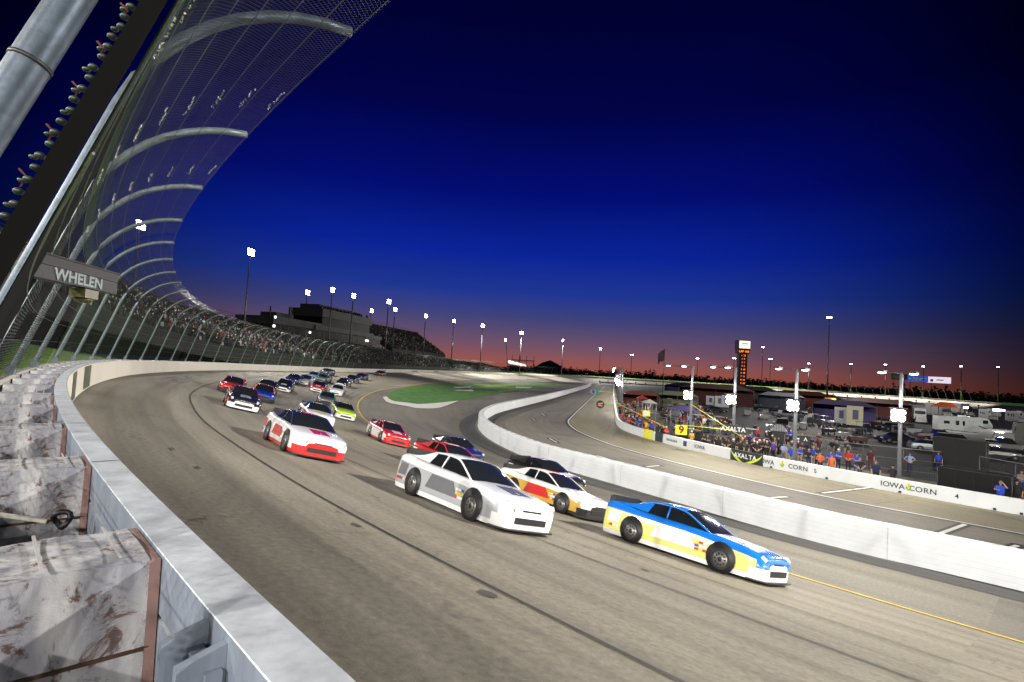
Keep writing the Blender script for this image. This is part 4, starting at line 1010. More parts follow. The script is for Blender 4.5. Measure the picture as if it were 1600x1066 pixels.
def put_car(r_, px, py, lane=None, yaw=0, ds=0):
    q = on(px, py); s, u = su(q.x, q.y); u = lane if lane is not None else u; s += ds
    c = P(s, u, .012); e = .5; fwd = (P(s-e, u)-P(s+e, u)).normalized(); lat = (P(s, u-e)-P(s, u+e)).normalized()  # facing the camera side; right hand = outer wall
    up = fwd.cross(-lat).normalized(); up = up if up.z > 0 else -up; left = up.cross(fwd).normalized()
    Mx = Matrix((fwd, left, up)).transposed().to_4x4() @ Matrix.Rotation(yaw, 4, 'Z'); Mx.translation = c; r_.location = c; r_.rotation_euler = Mx.to_euler(); return s, u
blue = paint('bright_blue', (.01, .16, .62)); deep = paint('deep_blue', (.012, .03, .30)); yel = paint('pale_yellow', (.62, .60, .18)); whi = paint('white', (.72, .73, .75)); red = paint('red', (.50, .018, .018)); dred = paint('dark_red', (.22, .012, .02)); blk = paint('black', (.012, .012, .015)); sil = paint('silver', (.34, .36, .39)); gry = paint('grey', (.12, .125, .14)); limp = paint('lime', (.42, .62, .02)); grn = paint('green', (.01, .28, .12)); org = paint('orange', (.7, .16, .02)); nav = paint('navy', (.015, .02, .09)); gold = paint('gold', (.5, .3, .04)); pur = paint('dark_purple', (.03, .015, .06)); lbl = paint('light_blue', (.28, .42, .62)); teal = paint('teal_grey', (.16, .24, .22))
CARS = [('bright blue race car with pale yellow side and white skirt leading nearest the camera', blue, yel, whi, blue, None, whi, 1075, 872),
 ('white and silver race car with grey stripes behind the blue leader on the outside lane', whi, sil, whi, whi, None, gry, 728, 798),
 ('white race car with gold side panels between the blue leader and the red car', whi, gold, blk, whi, None, red, 860, 792),
 ('black race car with a white hood mark close beside the white inner wall', blk, blk, gry, blk, blk, whi, 850, 757),
 ('red race car with white stripes and dark skirt in the middle of the near pack', red, red, blk, red, None, whi, 700, 740),
 ('small dark race car tucked inside the red one on the low lane', blk, gry, blk, nav, None, None, 712, 716),
 ('red race car with white nose following the first red one', red, whi, red, red, red, whi, 604, 690),
 ('large white race car with red skirt on the outside of the second row', whi, whi, red, whi, nav, red, 468, 703),
 ('white race car with navy roof and lime trim beside the lime one', whi, nav, whi, whi, deep, yel, 490, 660),
 ('lime yellow race car with black sides and hood edges', limp, blk, whi, limp, blk, limp, 533, 652),
 ('green roofed race car with red and black nose behind the lime one', blk, red, blk, gry, grn, None, 508, 631),
 ('dark red race car with black hood and white skirt nearest the outer wall', dred, red, whi, blk, dred, sil, 375, 637),
 ('blue race car with orange roof just behind the dark red one', deep, blue, blk, deep, org, None, 408, 625),
 ('red race car with dark windshield running high by the outer wall', red, dred, blk, red, None, None, 361, 613),
 ('black race car with white front corners third from the outer wall', blk, blk, whi, blk, blk, None, 415, 614),
 ('black race car with a white number panel on its hood in mid pack', blk, gry, whi, blk, nav, whi, 443, 610),
 ('navy race car behind the black pair in mid pack', nav, nav, blk, nav, None, None, 458, 599),
 ('silver white race car with dark roof in mid pack', whi, sil, whi, sil, blk, None, 476, 600),
 ('light blue race car high in the rear pack', lbl, sil, gry, lbl, None, None, 490, 593),
 ('teal grey race car low in the rear pack', teal, gry, blk, teal, None, None, 504, 597),
 ('grey race car running highest in the rear pack', gry, blk, blk, gry, None, None, 510, 586),
 ('small red race car with black roof beside the white one', red, red, whi, red, blk, whi, 497, 611),
 ('white race car with black windshield alone on the low line', whi, whi, whi, whi, whi, None, 526, 616),
 ('dark grey race car behind the lone white one', gry, blk, whi, blk, None, None, 536, 603),
 ('black race car with white skirt following the dark grey one', blk, nav, whi, blk, None, None, 549, 597),
 ('dark purple race car at the tail of the low line', pur, pur, blk, pur, None, None, 564, 593),
 ('last black race car with orange side far behind the others', blk, org, blk, blk, None, org, 593, 587)]
placed = []
for lab, a, b, c, d, e, f_, px, py in CARS:
    r_ = race_car(lab, a, b, c, d, e, f_); s, u = put_car(r_, px, py, yaw=random.uniform(-.03, .03)); placed.append((s, u, lab))
for i in range(len(placed)):
    for j in range(i):
        if abs(placed[i][0]-placed[j][0]) < 5.1 and abs(placed[i][1]-placed[j][1]) < 2.05: print('CARS OVERLAP', placed[i], placed[j])

# ------------------------------------------------------------------ people
skin_m = mat('skin', (.42, .25, .17), .6, var=.1); skin2_m = mat('skin_dark', (.16, .08, .05), .6, var=.1)
def cloth(n, c): return mat('cloth_'+n, c, .85, var=.2, scale=8.)
CL = {k: cloth(k, c) for k, c in dict(black=(.012, .012, .014), blue=(.012, .05, .42), navy=(.012, .018, .07), red=(.5, .02, .02), white=(.6, .6, .6), grey=(.12, .13, .15), khaki=(.32, .27, .18), jeans=(.03, .05, .14), orange=(.55, .12, .04), yellow=(.65, .42, .03), green=(.02, .2, .05), purple=(.08, .04, .25), maroon=(.08, .012, .015), tan=(.3, .2, .1), hair=(.05, .03, .015), blond=(.4, .3, .12), lightblue=(.2, .3, .55)).items()}
POSES = {  # elbow, wrist for right (x<0) and left (x>0) arm; facing -y
 'crossed': (((-.27, .02, 1.17), (-.02, -.2, 1.2)), ((.27, .02, 1.17), (.02, -.22, 1.15))),
 'hips': (((-.42, .05, 1.2), (-.2, -.06, 1.02)), ((.42, .05, 1.2), (.2, -.06, 1.02))),
 'down': (((-.27, .03, 1.15), (-.27, -.05, .9)), ((.27, .03, 1.15), (.27, -.04, .9))),
 'phone': (((-.30, -.06, 1.2), (-.05, -.24, 1.22)), ((.36, -.1, 1.36), (.16, -.1, 1.62))),
 'forward': (((-.28, -.06, 1.16), (-.14, -.34, 1.18)), ((.28, -.06, 1.16), (.14, -.34, 1.2))),
 'reach': (((-.3, -.12, 1.38), (-.24, -.4, 1.52)), ((.28, -.02, 1.16), (.3, -.1, .92))),
 'lean': (((-.3, -.22, 1.14), (-.28, -.42, .98)), ((.3, -.22, 1.14), (.28, -.42, .98)))}
def person_mesh(pose, stout=1.0, seated=False):
    pe = POSES[pose]; lean = -.16 if pose == 'lean' else 0
    J = [((0, 0, .96), .15*stout), ((0, -.01+lean*.4, 1.14), .135*stout), ((0, lean*.8, 1.32), .16*(stout*.5+.5)), ((0, lean+.01, 1.46), .075), ((0, lean-.005, 1.53), .055)]
    E_ = [(0, 1), (1, 2), (2, 3), (3, 4)]; bone = ['trousers', 'shirt', 'shirt', 'shirt', 'skin']; P_ = []
    def add(par, pts):
        i = par
        for c, rr, t in pts: J.append((c, rr)); bone.append(t); E_.append((i, len(J)-1)); i = len(J)-1
        return i
    for s_, (el_, wr) in zip((-1, 1), pe):
        el_ = (el_[0], el_[1]+lean, el_[2]); wr = (wr[0], wr[1]+lean, wr[2]); d = (V(wr)-V(el_)).normalized()
        i = add(2, [((s_*.19, lean, 1.41), .07, 'shirt'), (el_, .047, 'shirt'), (tuple(V(el_).lerp(V(wr), .35)), .043, 'skin'), (wr, .03, 'skin'), (tuple(V(wr)+d*.05), .032, 'skin')])
        pl_ = V(J[i][0]); sd = d.cross(V((0, 0, 1))).normalized() if abs(d.z) < .9 else V((1, 0, 0))
        for k in range(4): add(i, [(tuple(pl_+d*.045+sd*(k-1.5)*.018), .009, 'skin'), (tuple(pl_+d*(.085-.006*abs(k-1.3))+sd*(k-1.5)*.019+V((0, 0, -.018))), .007, 'skin')])
        add(i-1, [(tuple(pl_-d*.02+sd*.035+V((0, 0, .01))), .010, 'skin'), (tuple(pl_+d*.03+sd*.05), .008, 'skin')])
        if seated: add(0, [((s_*.1, -.02, .9), .1, 'trousers'), ((s_*.13, -.45, .88), .065, 'trousers'), ((s_*.13, -.47, .48), .045, 'trousers'), ((s_*.13, -.6, .44), .035, 'shoe')])
        else: add(0, [((s_*.1, 0, .88), .1*(stout*.5+.5), 'trousers'), ((s_*.115, -.015, .5), .062, 'trousers'), ((s_*.12, .02, .1), .042, 'trousers'), ((s_*.13, -.03, .045), .04, 'shoe'), ((s_*.14, -.16, .035), .035, 'shoe')])
    me = bpy.data.meshes.new('skel'); me.from_pydata([c for c, _ in J], E_, []); o = bpy.data.objects.new('skel', me); COL.objects.link(o)
    md = o.modifiers.new('Skin', 'SKIN'); sk = me.skin_vertices[0].data
    for i, (c, rr) in enumerate(J): sk[i].radius = (rr*(1.18 if i in (0, 1, 2) else 1), rr*(.8 if i in (0, 1, 2) else 1)); sk[i].use_root = (i == 0)
    ss = o.modifiers.new('Sub', 'SUBSURF'); ss.levels = 1
    ev = bpy.data.meshes.new_from_object(o.evaluated_get(bpy.context.evaluated_depsgraph_get())); mb = MB()
    vs = [tuple(v.co) for v in ev.vertices]; fs = [tuple(f.vertices) for f in ev.polygons]
    names = ['skin', 'hair', 'shirt', 'trousers', 'shoe']; JP = [V(c) for c, _ in J]
    mb.add(vs, fs, 2, True)
    for k, f in enumerate(fs):
        c = sum((V(vs[i]) for i in f), V())/len(f); best = (9, 0)
        for (a, b) in E_:
            e = JP[b]-JP[a]; t = max(0, min(1, (c-JP[a]).dot(e)/e.length_squared)); dd = (JP[a]+e*t-c).length-J[b][1]*.6
            if dd < best[0]: best = (dd, b if t > .3 or a == 0 else a)
        mb.m[k] = names.index(bone[best[1]])
    bpy.data.objects.remove(o); hy = lean-.015
    mb.ball((0, hy, 1.645), (.078, .095, .118), 12, 9, 0); mb.ball((0, hy-.09, 1.63), (.014, .022, .024), 6, 4, 0)
    for s_ in (-1, 1): mb.ball((s_*.08, hy+.005, 1.64), (.014, .022, .03), 6, 4, 0); mb.ball((s_*.03, hy-.083, 1.665), (.013, .012, .009), 6, 4, 4)
    mb.box((0, hy-.09, 1.59), (.045, .008, .008), 0, 4)
    # hair or cap shell
    for i in range(5):
        pass
    rows = []
    for i in range(6):
        t = PI*.5*i/5*.95; rows.append([(math.sin(t)*.088*math.cos(a), hy+.008+math.sin(t)*.105*math.sin(a), 1.668+.108*math.cos(t)) for a in [k*PI/6 for k in range(13)]])
    mb.grid(rows, 1, None, True); mb.grid([[(x, hy-.10-(.07*math.cos(x*9) if j else 0), 1.69-(.015 if j else 0)) for x in (-.07, -.035, 0, .035, .07)] for j in (0, 1)], 1)
    return mb.mesh('person', [skin_m]*5)
PM = {(p_, st): person_mesh(p_, st) for p_ in POSES for st in (1.0, 1.35)}
PM[('seated', 1.0)] = person_mesh('forward', 1.0, True)
FEET = {}
def person(x, y, z, face, pose, shirt, trousers, label, hat='hair', stout=1.0, group=None, sc=1.0, skin=None):
    o = bpy.data.objects.new('person', PM[(pose, stout)]); COL.objects.link(o); o.location = (x, y, z); o.rotation_euler = (0, 0, face); o.scale = (sc,)*3
    for i, m_ in enumerate((skin or skin_m, CL[hat], CL[shirt], CL[trousers], CL['black'])): o.material_slots[i].link = 'OBJECT'; o.material_slots[i].material = m_
    return tag(o, label, 'person', group)
def face_cam(x, y, d=0): return math.atan2(-y, -x)+PI/2+d   # local -y towards the camera
PEOPLE = [ # px, feet y, pose, shirt, trousers, hat, stout, label
 (1559, 800, 'phone', 'blue', 'black', 'grey', 1.35, 'heavy man in bright blue shirt, hand to his ear, beside the low black cabinet'),
 (1588, 796, 'down', 'black', 'black', 'black', 1.0, 'man in black walking at the far right behind the pit wall'),
 (1596, 774, 'crossed', 'grey', 'navy', 'hair', 1.0, 'man in a grey shirt at the right edge beyond the one in black'),
 (1388, 768, 'lean', 'black', 'black', 'black', 1.0, 'crew member in black suit with white mark bending right of the nearest light pole'),
 (1368, 759, 'down', 'navy', 'black', 'green', 1.0, 'man in a green cap standing left of the nearest light pole'),
 (1343, 752, 'hips', 'black', 'jeans', 'grey', 1.0, 'man in dark jacket with white badge and grey cap behind the wall'),
 (1338, 743, 'crossed', 'blue', 'jeans', 'hair', 1.0, 'man in a blue shirt with folded arms behind the one with the badge'),
 (1325, 737, 'hips', 'red', 'black', 'hair', 1.0, 'man in a bright red polo shirt and black trousers'),
 (1309, 736, 'crossed', 'blue', 'black', 'white', 1.0, 'man in blue shirt and white cap left of the red polo'),
 (1297, 739, 'forward', 'blue', 'navy', 'navy', 1.0, 'man in blue shirt looking at papers beside the orange one'),
 (1299, 745, 'down', 'orange', 'orange', 'hair', 1.0, 'crouched looking man in orange overalls close to the wall'),
 (1281, 741, 'forward', 'orange', 'navy', 'hair', 1.0, 'man in a red orange shirt with a white strap at the wall'),
 (1277, 732, 'crossed', 'navy', 'black', 'hair', 1.0, 'man in a navy shirt behind the red orange shirt'),
 (1270, 731, 'hips', 'blue', 'khaki', 'blond', 1.0, 'blond man in blue shirt left of the number five'),
 (1263, 735, 'forward', 'black', 'jeans', 'blond', 1.0, 'woman with blond hair holding a white folder'),
 (1249, 729, 'crossed', 'blue', 'khaki', 'hair', 1.0, 'tall man in blue shirt and khaki trousers before the dark sign'),
 (1236, 730, 'down', 'blue', 'khaki', 'hair', 1.35, 'stout man in blue shirt seen from behind'),
 (1224, 725, 'crossed', 'lightblue', 'grey', 'hair', 1.0, 'man in a grey blue shirt left of the stout one'),
 (1208, 720, 'down', 'purple', 'black', 'black', 1.0, 'crew member with a purple jacket over black'),
 (1193, 717, 'reach', 'black', 'black', 'white', 1.0, 'crew member in black suit and white helmet right of the second light pole'),
 (1186, 715, 'down', 'black', 'black', 'black', 1.0, 'crew member in black suit at the foot of the second light pole'),
 (1164, 712, 'lean', 'black', 'black', 'white', 1.0, 'crew member in black with white shoulders leaning at the wall'),
 (1156, 709, 'down', 'black', 'navy', 'white', 1.0, 'crew member in black beside the AXALTA banner end'),
 (1080, 701, 'crossed', 'yellow', 'yellow', 'white', 1.0, 'official in yellow overalls and white cap standing at the pit wall'),
 (1036, 691, 'crossed', 'red', 'black', 'white', 1.0, 'crew member in a red top and white cap'),
 (1009, 681, 'reach', 'yellow', 'red', 'hair', 1.0, 'crew member in yellow top and red trousers'),
 (998, 677, 'forward', 'blue', 'blue', 'blue', 1.0, 'crew member in bright blue suit'),
 (981, 672, 'crossed', 'red', 'red', 'white', 1.0, 'crew member in red suit near the bend of the pit wall'),
 (968, 664, 'down', 'red', 'grey', 'hair', 1.0, 'leftmost crew member in red at the bend of the pit wall'),
 (1466, 737, 'down', 'blue', 'navy', 'hair', 1.0, 'man in blue at the left end of the black cabinet'),
 (1421, 739, 'hips', 'lightblue', 'navy', 'hair', 1.0, 'tall man in pale blue shirt by the chain fence'),
 (1408, 736, 'forward', 'maroon', 'jeans', 'hair', 1.0, 'child sized figure in maroon by the chain fence'),
 (1360, 733, 'down', 'maroon', 'maroon', 'hair', 1.0, 'person in maroon behind the man in the green cap'),
 (1307, 716, 'down', 'black', 'black', 'white', 1.0, 'person in black with white cap near the chain fence'),
 (1323, 714, 'reach', 'navy', 'navy', 'hair', 1.0, 'person in navy leaning on the chain fence'),
 (1263, 712, 'reach', 'maroon', 'navy', 'hair', 1.0, 'person in maroon raising an arm beside the dark sign')]
PW_T = arclen(PW)
def behind(px, py):
    q = at(px, py, 0); t = nearest_t(PW, q); w_, a = along(PW, t); n = V((math.sin(a), -math.cos(a), 0)); off = (q-w_).dot(n)
    if off < .75: q = w_+n*.8
    return q, t
for px, py, pose, sh, tr, hat, st, lab in PEOPLE:
    q, t = behind(px, py); back = 'behind' in lab.split(' ')[-1:] 
    person(q.x, q.y, .012, face_cam(q.x, q.y, random.uniform(-.5, .5) if 'from behind' not in lab and 'bending' not in lab else PI), pose, sh, tr, lab, hat, st, sc=.78 if 'child' in lab else random.uniform(.98, 1.06), group='people standing behind the pit wall')
cols = ['black']*13+['navy', 'navy', 'white', 'grey', 'red', 'blue', 'maroon', 'grey']
k = 0
for px in range(1088, 1180, 4):   # the black suited crew behind the banner
    for off in ((1.0, 2.4, 3.8)[k % 3],):
        q = at(px, 705+(px-1088)*.18); t = nearest_t(PW, q); w_, a = along(PW, t); n = V((math.sin(a), -math.cos(a), 0)); q = w_+n*(off+random.uniform(-.3, .3))
        person(q.x, q.y, .012, face_cam(q.x, q.y, random.uniform(-1.3, 1.3)), random.choice(['down', 'crossed', 'forward', 'reach', 'hips']), 'black', 'black', 'crew member in a black suit in the crowd behind the AXALTA banner', random.choice(['white', 'black', 'hair']), group='black suited crew behind the banner'); k += 1
for i in range(64):
    t = nearest_t(PW, at(1050, 696))+i*.95+random.uniform(-.3, .3); w_, a = along(PW, t); n = V((math.sin(a), -math.cos(a), 0)); q = w_+n*random.uniform(.8, 4.6)
    person(q.x, q.y, .012, face_cam(q.x, q.y, random.uniform(-1.3, 1.3)), random.choice(['down', 'crossed', 'forward', 'reach', 'hips']), random.choice(cols), random.choice(['black', 'black', 'navy', 'black', 'grey']), 'one of the mixed crew members packed behind the far part of the pit wall', random.choice(['white', 'black', 'hair', 'red']), group='crews packed behind the far part of the pit wall')

# ------------------------------------------------------------------ pit equipment
def pit_box(px, py, face, label, col, canopy=None, crew=3, w_=3.2):
    q, t = behind(px, py); t0, a = along(PW, t); n = V((math.sin(a), -math.cos(a), 0)); q = t0+n*4.2
    r_ = thing('pit_box', (q.x, q.y, .012), label, 'pit box', 'tall crew carts behind the pit wall', a)
    mb = MB(); mb.box((0, 0, .75), (w_, 1.2, 1.1)); mb.build('tool_chest', col, r_)
    for k in range(3): mb = MB(); mb.box((-w_*.33+k*w_*.33, .61, .75), (w_*.3, .03, .9)); mb.build('drawer', mat('drawer_grey', (.08, .08, .09), .4, .4), r_)
    mb = MB(); mb.box((0, 0, 1.34), (w_+.4, 1.5, .06)); mb.build('upper_deck', alu, r_)
    mb = MB()
    for x in (-w_/2-.1, w_/2+.1):
        for y in (-.7, .7): mb.tube([(x, y, 1.3), (x, y, 2.35 if not canopy else 3.5)], .03, 5)
    mb.tube([(-w_/2-.1, .7, 2.2), (w_/2+.1, .7, 2.2)], .025, 5); mb.tube([(-w_/2-.1, -.7, 2.2), (w_/2+.1, -.7, 2.2)], .025, 5); mb.build('railing', mat('rail_grey', (.3, .3, .32), .4, .5), r_)
    for x in (-w_*.38, w_*.38):
        for y in (-.5, .5): mb = MB(); mb.cyl((x, y, .16), .16, .1, 10, 0, 'Y'); mb.build('wheel', rubber, r_)
    if canopy:
        mb = MB(); mb.add([(-w_/2-.3, -.9, 3.45), (w_/2+.3, -.9, 3.45), (w_/2+.3, .9, 3.45), (-w_/2-.3, .9, 3.45), (0, 0, 3.95)], [(0, 1, 4), (1, 2, 4), (2, 3, 4), (3, 0, 4), (3, 2, 1, 0)]); mb.build('canopy', canopy, r_)
    for k in range(crew):
        c = q+V((math.cos(a), math.sin(a), 0))*(-1+k*1.0); person(c.x, c.y, 1.395-.02, a+random.choice([PI, PI/2])+.2, random.choice(['crossed', 'forward', 'hips']), random.choice(['grey', 'white', 'lightblue', 'black']), 'black', 'crew chief standing on the deck of a pit box, headset on', random.choice(['white', 'hair', 'red']), group='crew chiefs on top of the pit boxes')
    return r_
boxm = mat('cart_black', (.014, .014, .016), .35, coat=.5)
pbx = pit_box(1140, 700, 0, 'black pit box with the upper AXALTA panel and people on top', boxm, None, 4)
pit_box(1100, 694, 0, 'black pit box left of the AXALTA one', boxm, None, 2); pit_box(1055, 688, 0, 'pit box with purple umbrella canopy behind the number board', mat('cart_grey', (.1, .1, .12), .4), mat('purple_canopy', (.12, .09, .32), .7), 1)
pit_box(1030, 680, 0, 'grey pit box with two crew chiefs in pale shirts', mat('cart_grey', (.1, .1, .12), .4), None, 2); pit_box(1000, 668, 0, 'red pit box with white canopy near the bend', mat('cart_red', (.3, .02, .02), .4), mat('white_canopy', (.45, .45, .45), .7), 2); pit_box(985, 655, 0, 'orange pit box beyond the bend of the pit wall', mat('cart_orange', (.4, .12, .03), .4), mat('red_canopy', (.35, .03, .03), .7), 1)
q0 = at_depth(1145.5, 671, 50.5); a = -math.atan2(q0.x, q0.y)-.06; X = V((math.cos(a), math.sin(a), 0))
ap = thing('sponsor_panel', q0, 'upper dark AXALTA panel mounted above the crew', 'panel'); mb = MB(); mb.box((0, 0, 0), (2.15, .05, .82), a); mb.build('board', axm, ap)
text_mesh('AXALTA', .56, wl, 'lettering', q0+V((math.sin(a), -math.cos(a), 0))*.035, X, ap, bold=.014)
mb = MB(); [mb.tube([X*x+V((0, 0, -.4)), X*x+V((0, 0, -q0.z))], .03, 5) for x in (-.95, .95)]; mb.build('post', alu, ap)
# pit signs on poles
def pit_sign(px, py, dep, w_, h_, m1, m2, label, lean=(1.5, 1.0), txt=None, roundd=False):
    q = at_depth(px, py, dep); a = -math.atan2(q.x, q.y); X = V((math.cos(a), math.sin(a), 0)); Y = V((-math.sin(a), math.cos(a), 0)); t = thing('pit_sign', q, label, 'pit sign')
    mb = MB()
    if roundd:
        mb.tube([-Y*.02, Y*.02], w_/2, 20, smooth=False); b_ = mb.build('board', m1, t); mb = MB(); mb.box(-Y*.035+V((0, 0, .12)), (w_*.62, .02, w_*.2), a, ry=-.2); mb.box(-Y*.035+V((0, 0, -.2)), (w_*.55, .02, w_*.16), a, ry=.2); mb.build('mark', m2, b_)
    else:
        mb.box((0, 0, 0), (w_, .04, h_), a); b_ = mb.build('board', m1, t); mb = MB(); 
        if txt: text_mesh(txt, h_*1.05, m2, 'digit', q-Y*.03, X, t, bold=.035, ext=.01)
        else: mb.box(-Y*.03, (w_*.55, .02, h_*.72), a, ry=.05); mb.build('mark', m2, b_)
    mb = MB(); mb.tube([V((0, 0, h_*.3)), V((lean[0], lean[1], 0))], .022, 5); mb.build('pole', mat('yellow_pole', (.6, .62, .05), .5), t)
ylw = mat('sign_yellow', (.75, .8, .02), .5, var=.05); sred = mat('sign_dark_red', (.2, .01, .02), .5)
pit_sign(1064.5, 672, 54, 1.1, .95, ylw, sred, 'yellow square pit sign with a dark red nine', (2.2, .6, 0), '9')
pit_sign(938, 632, 92, 1.35, 1.35, mat('sign_black', (.02, .02, .02)), mat('sign_pale_red', (.6, .25, .18)), 'round black pit sign with pale red strokes hanging over pit road', (4.5, 1.0), None, True)
pit_sign(933, 613, 150, 1.2, 1.2, mat('sign_green', (.01, .35, .08)), grn, 'small green pit sign far down pit road', (4.5, 1.0))
pit_sign(927, 612, 150, 1.5, 1.1, mat('sign_pale_blue', (.3, .4, .6)), mat('sign_navy', (.05, .06, .3)), 'small pale blue pit sign left of the green one', (6, 1.0))
pit_sign(1010, 646, 66, .9, .7, ylw, mat('sign_white', (.7, .7, .7)), 'small yellow pit sign below the fourth pit floodlight', (1.5, .5))
# long yellow poles of raised signs
for k, (a_, b_, d1, d2, lab) in enumerate((((1080, 632), (1162, 685), 50, 49, 'long yellow pole slanting down past the AXALTA panel'), ((1065, 664), (1142, 672), 52, 50, 'thin yellow pole lying level above the crew'), ((960, 628), (1040, 668), 72, 60, 'yellow pole slanting over the crews near the bend'))):
    A_ = at_depth(*a_, d1); B_ = at_depth(*b_, d2); t = thing('sign_pole', A_, lab, 'pole'); mb = MB(); mb.tube([V(), B_-A_], .035, 6); mb.build('rod', mat('yellow_pole', (.6, .62, .05), .5), t)
# flag
q = at_depth(1036, 600, 120); zt = at_depth(1036, 545, 120).z; fl = thing('flag', (q.x, q.y, 0), 'dark flag hanging from a tall thin flagpole against the red sky', 'flag')
mb = MB(); mb.tube([(0, 0, 0), (0, 0, zt)], .07, 6); mb.build('pole', dark_m, fl)
rows = []
for i in range(8):
    f = i/7; rows.append([(-.05-1.35*f, .15*math.sin(f*6+j), zt-.1-2.4*j/5-1.0*f-.12*math.sin(f*9)) for j in range(6)])
mb = MB(); mb.grid(rows, 0, smooth=True); mb.build('cloth', mat('dark_flag', (.03, .012, .02), .9), fl)
# dark cabinet and black backdrop behind it
def boxthing(name, cx, cy, z, size, rz, mtl, label, cat, extra=None):
    t = thing(name, (cx, cy, z), label, cat, None, rz); mb = MB(); sx_, sy_, sz_ = size; mb.box((0, 0, sz_/2), size); mb.build('shell', mtl, t)
    mb = MB()
    for y in (-1, 1): mb.tube([(-sx_/2, y*sy_/2, sz_+.01), (sx_/2, y*sy_/2, sz_+.01)], .025, 5)
    for x in (-1, 1):
        mb.tube([(x*sx_/2, -sy_/2, sz_+.01), (x*sx_/2, sy_/2, sz_+.01)], .025, 5)
        for y in (-1, 1): mb.tube([(x*sx_/2, y*sy_/2, 0), (x*sx_/2, y*sy_/2, sz_)], .03, 5)
    mb.build('edge_trim', mat('black_edge', (.03, .03, .032), .4), t); mb = MB()
    for k in range(1, 4): mb.box((-sx_/2+sx_*k/4, -sy_/2-.005, sz_/2), (.02, .012, sz_*.94))
    mb.build('panel_seam', dark_m, t); return t
t = (wallpt(1462, 765, .9)[3]+wallpt(1553, 780, .9)[3])/2; w_, a = along(PW, t); n = V((math.sin(a), -math.cos(a), 0)); c = w_+n*1.95
boxthing('black_cabinet', c.x, c.y, .012, (3.75, 1.5, 2.05), a+PI, mat('cabinet_black', (.004, .004, .005), .6, spec=.2), 'large low black cabinet standing behind the pit wall right of the IOWA CORN lettering', 'cabinet')
q = at(1504, 742); boxthing('black_backdrop', q.x, q.y+.3, .012, (3.7, .9, 3.1), a+PI-.02, mat('backdrop_black', (.006, .006, .007), .8), 'taller black box standing directly behind the low black cabinet', 'box')
q = at(1250, 716); ds_ = thing('dark_sign', (q.x, q.y, 0), 'black sign board with white marks behind the blue shirts', 'sign', None, face_cam(q.x, q.y)); mb = MB(); mb.box((0, 0, 1.75), (1.55, .06, .85)); bd = mb.build('board', axm, ds_)
mb = MB(); mb.box((-.38, -.04, 1.85), (.55, .02, .13)); mb.add([(.25, -.045, 1.7), (.42, -.045, 2.08), (.59, -.045, 1.7), (.5, -.045, 1.7), (.42, -.045, 1.9), (.34, -.045, 1.7)], [(0, 1, 4, 5), (1, 2, 3, 4)]); mb.build('white_marks', wl, bd)
mb = MB(); [mb.tube([(x, 0, 0), (x, 0, 1.35)], .03, 5) for x in (-.7, .7)]; mb.build('leg', dark_m, ds_)
q = at(1216, 700); gz = thing('small_gazebo', (q.x, q.y, 0), 'small dark hut with a pale striped roof behind the second light pole', 'gazebo', None, face_cam(q.x, q.y)); mb = MB(); mb.box((0, 0, .95), (1.3, 1.2, 1.9)); mb.build('hut_wall', mat('hut_dark', (.03, .03, .035), .7), gz)
mb = MB(); mb.add([(-.85, -.8, 1.9), (.85, -.8, 1.9), (.85, .8, 1.9), (-.85, .8, 1.9), (-.3, 0, 2.6), (.3, 0, 2.6)], [(0, 1, 5, 4), (1, 2, 5), (2, 3, 4, 5), (3, 0, 4), (3, 2, 1, 0)]); rf_ = mb.build('roof', mat('hut_roof', (.3, .31, .33), .5), gz)
mb = MB(); [mb.box((-.5+k*.25, -.42, 2.27), (.05, 1.05, .03), rx=.72) for k in range(5)]; mb.build('rib', mat('hut_rib', (.08, .08, .09), .5), rf_)

# chain fence behind the crews and bike-rack barrier
pts = [at(1225, 712), at(1262, 713), at(1310, 725), at(1437, 740), at(1470, 744)]; pts2 = [at(1530, 752), at(1600, 768), at(1660, 782)]
for L_, lab in ((pts, 'chain wire fence with pale rails behind the people in blue shirts'), (pts2, 'chain wire fence section right of the black boxes')):
    cf = thing('chain_fence', L_[0], lab, 'fence'); Ls = spline(L_, 4); dL = arclen(Ls)[-1]; tt = 0
    while tt <= dL+.01: q, a = along(Ls, min(tt, dL)); mb = MB(); mb.tube([q, q+V((0, 0, 2.05))], .035, 6); rel(mb.build('post', alu), cf); tt += 3.0
    for h in (2.05, 1.1, .12): mb = MB(); mb.tube([x+V((0, 0, h)) for x in Ls], .028 if h > 2 else .012, 5); rel(mb.build('rail', mat('rail_grey', (.3, .3, .32), .4, .5)), cf)
    mb = MB(); tt = 0
    while tt < dL-1.9:
        for sg in (1, -1):
            q1, _ = along(Ls, tt+(0 if sg > 0 else 1.9)); q2, _ = along(Ls, tt+(1.9 if sg > 0 else 0)); mb.tube([q1+V((0, 0, .1)), q2+V((0, 0, 2.0))], .003, 3, caps=False)
        tt += .16
    rel(mb.build('wire_mesh', wire_m), cf)
q = at(1448, 752); br = thing('crowd_barrier', (q.x, q.y, .012), 'grey steel crowd barrier left of the black cabinet', 'barrier', None, -.55)
mb = MB(); mb.tube([(-1.0, 0, .15), (-1.0, 0, 1.1), (1.0, 0, 1.1), (1.0, 0, .15), (-1, 0, .15)], .022, 6); [mb.tube([(x*.11, 0, .15), (x*.11, 0, 1.1)], .009, 4) for x in range(-8, 9)]; mb.build('frame', tube_m, br); mb = MB(); [mb.box((x, 0, .03), (.06, .6, .05)) for x in (-.8, .8)]; mb.build('foot', tube_m, br)

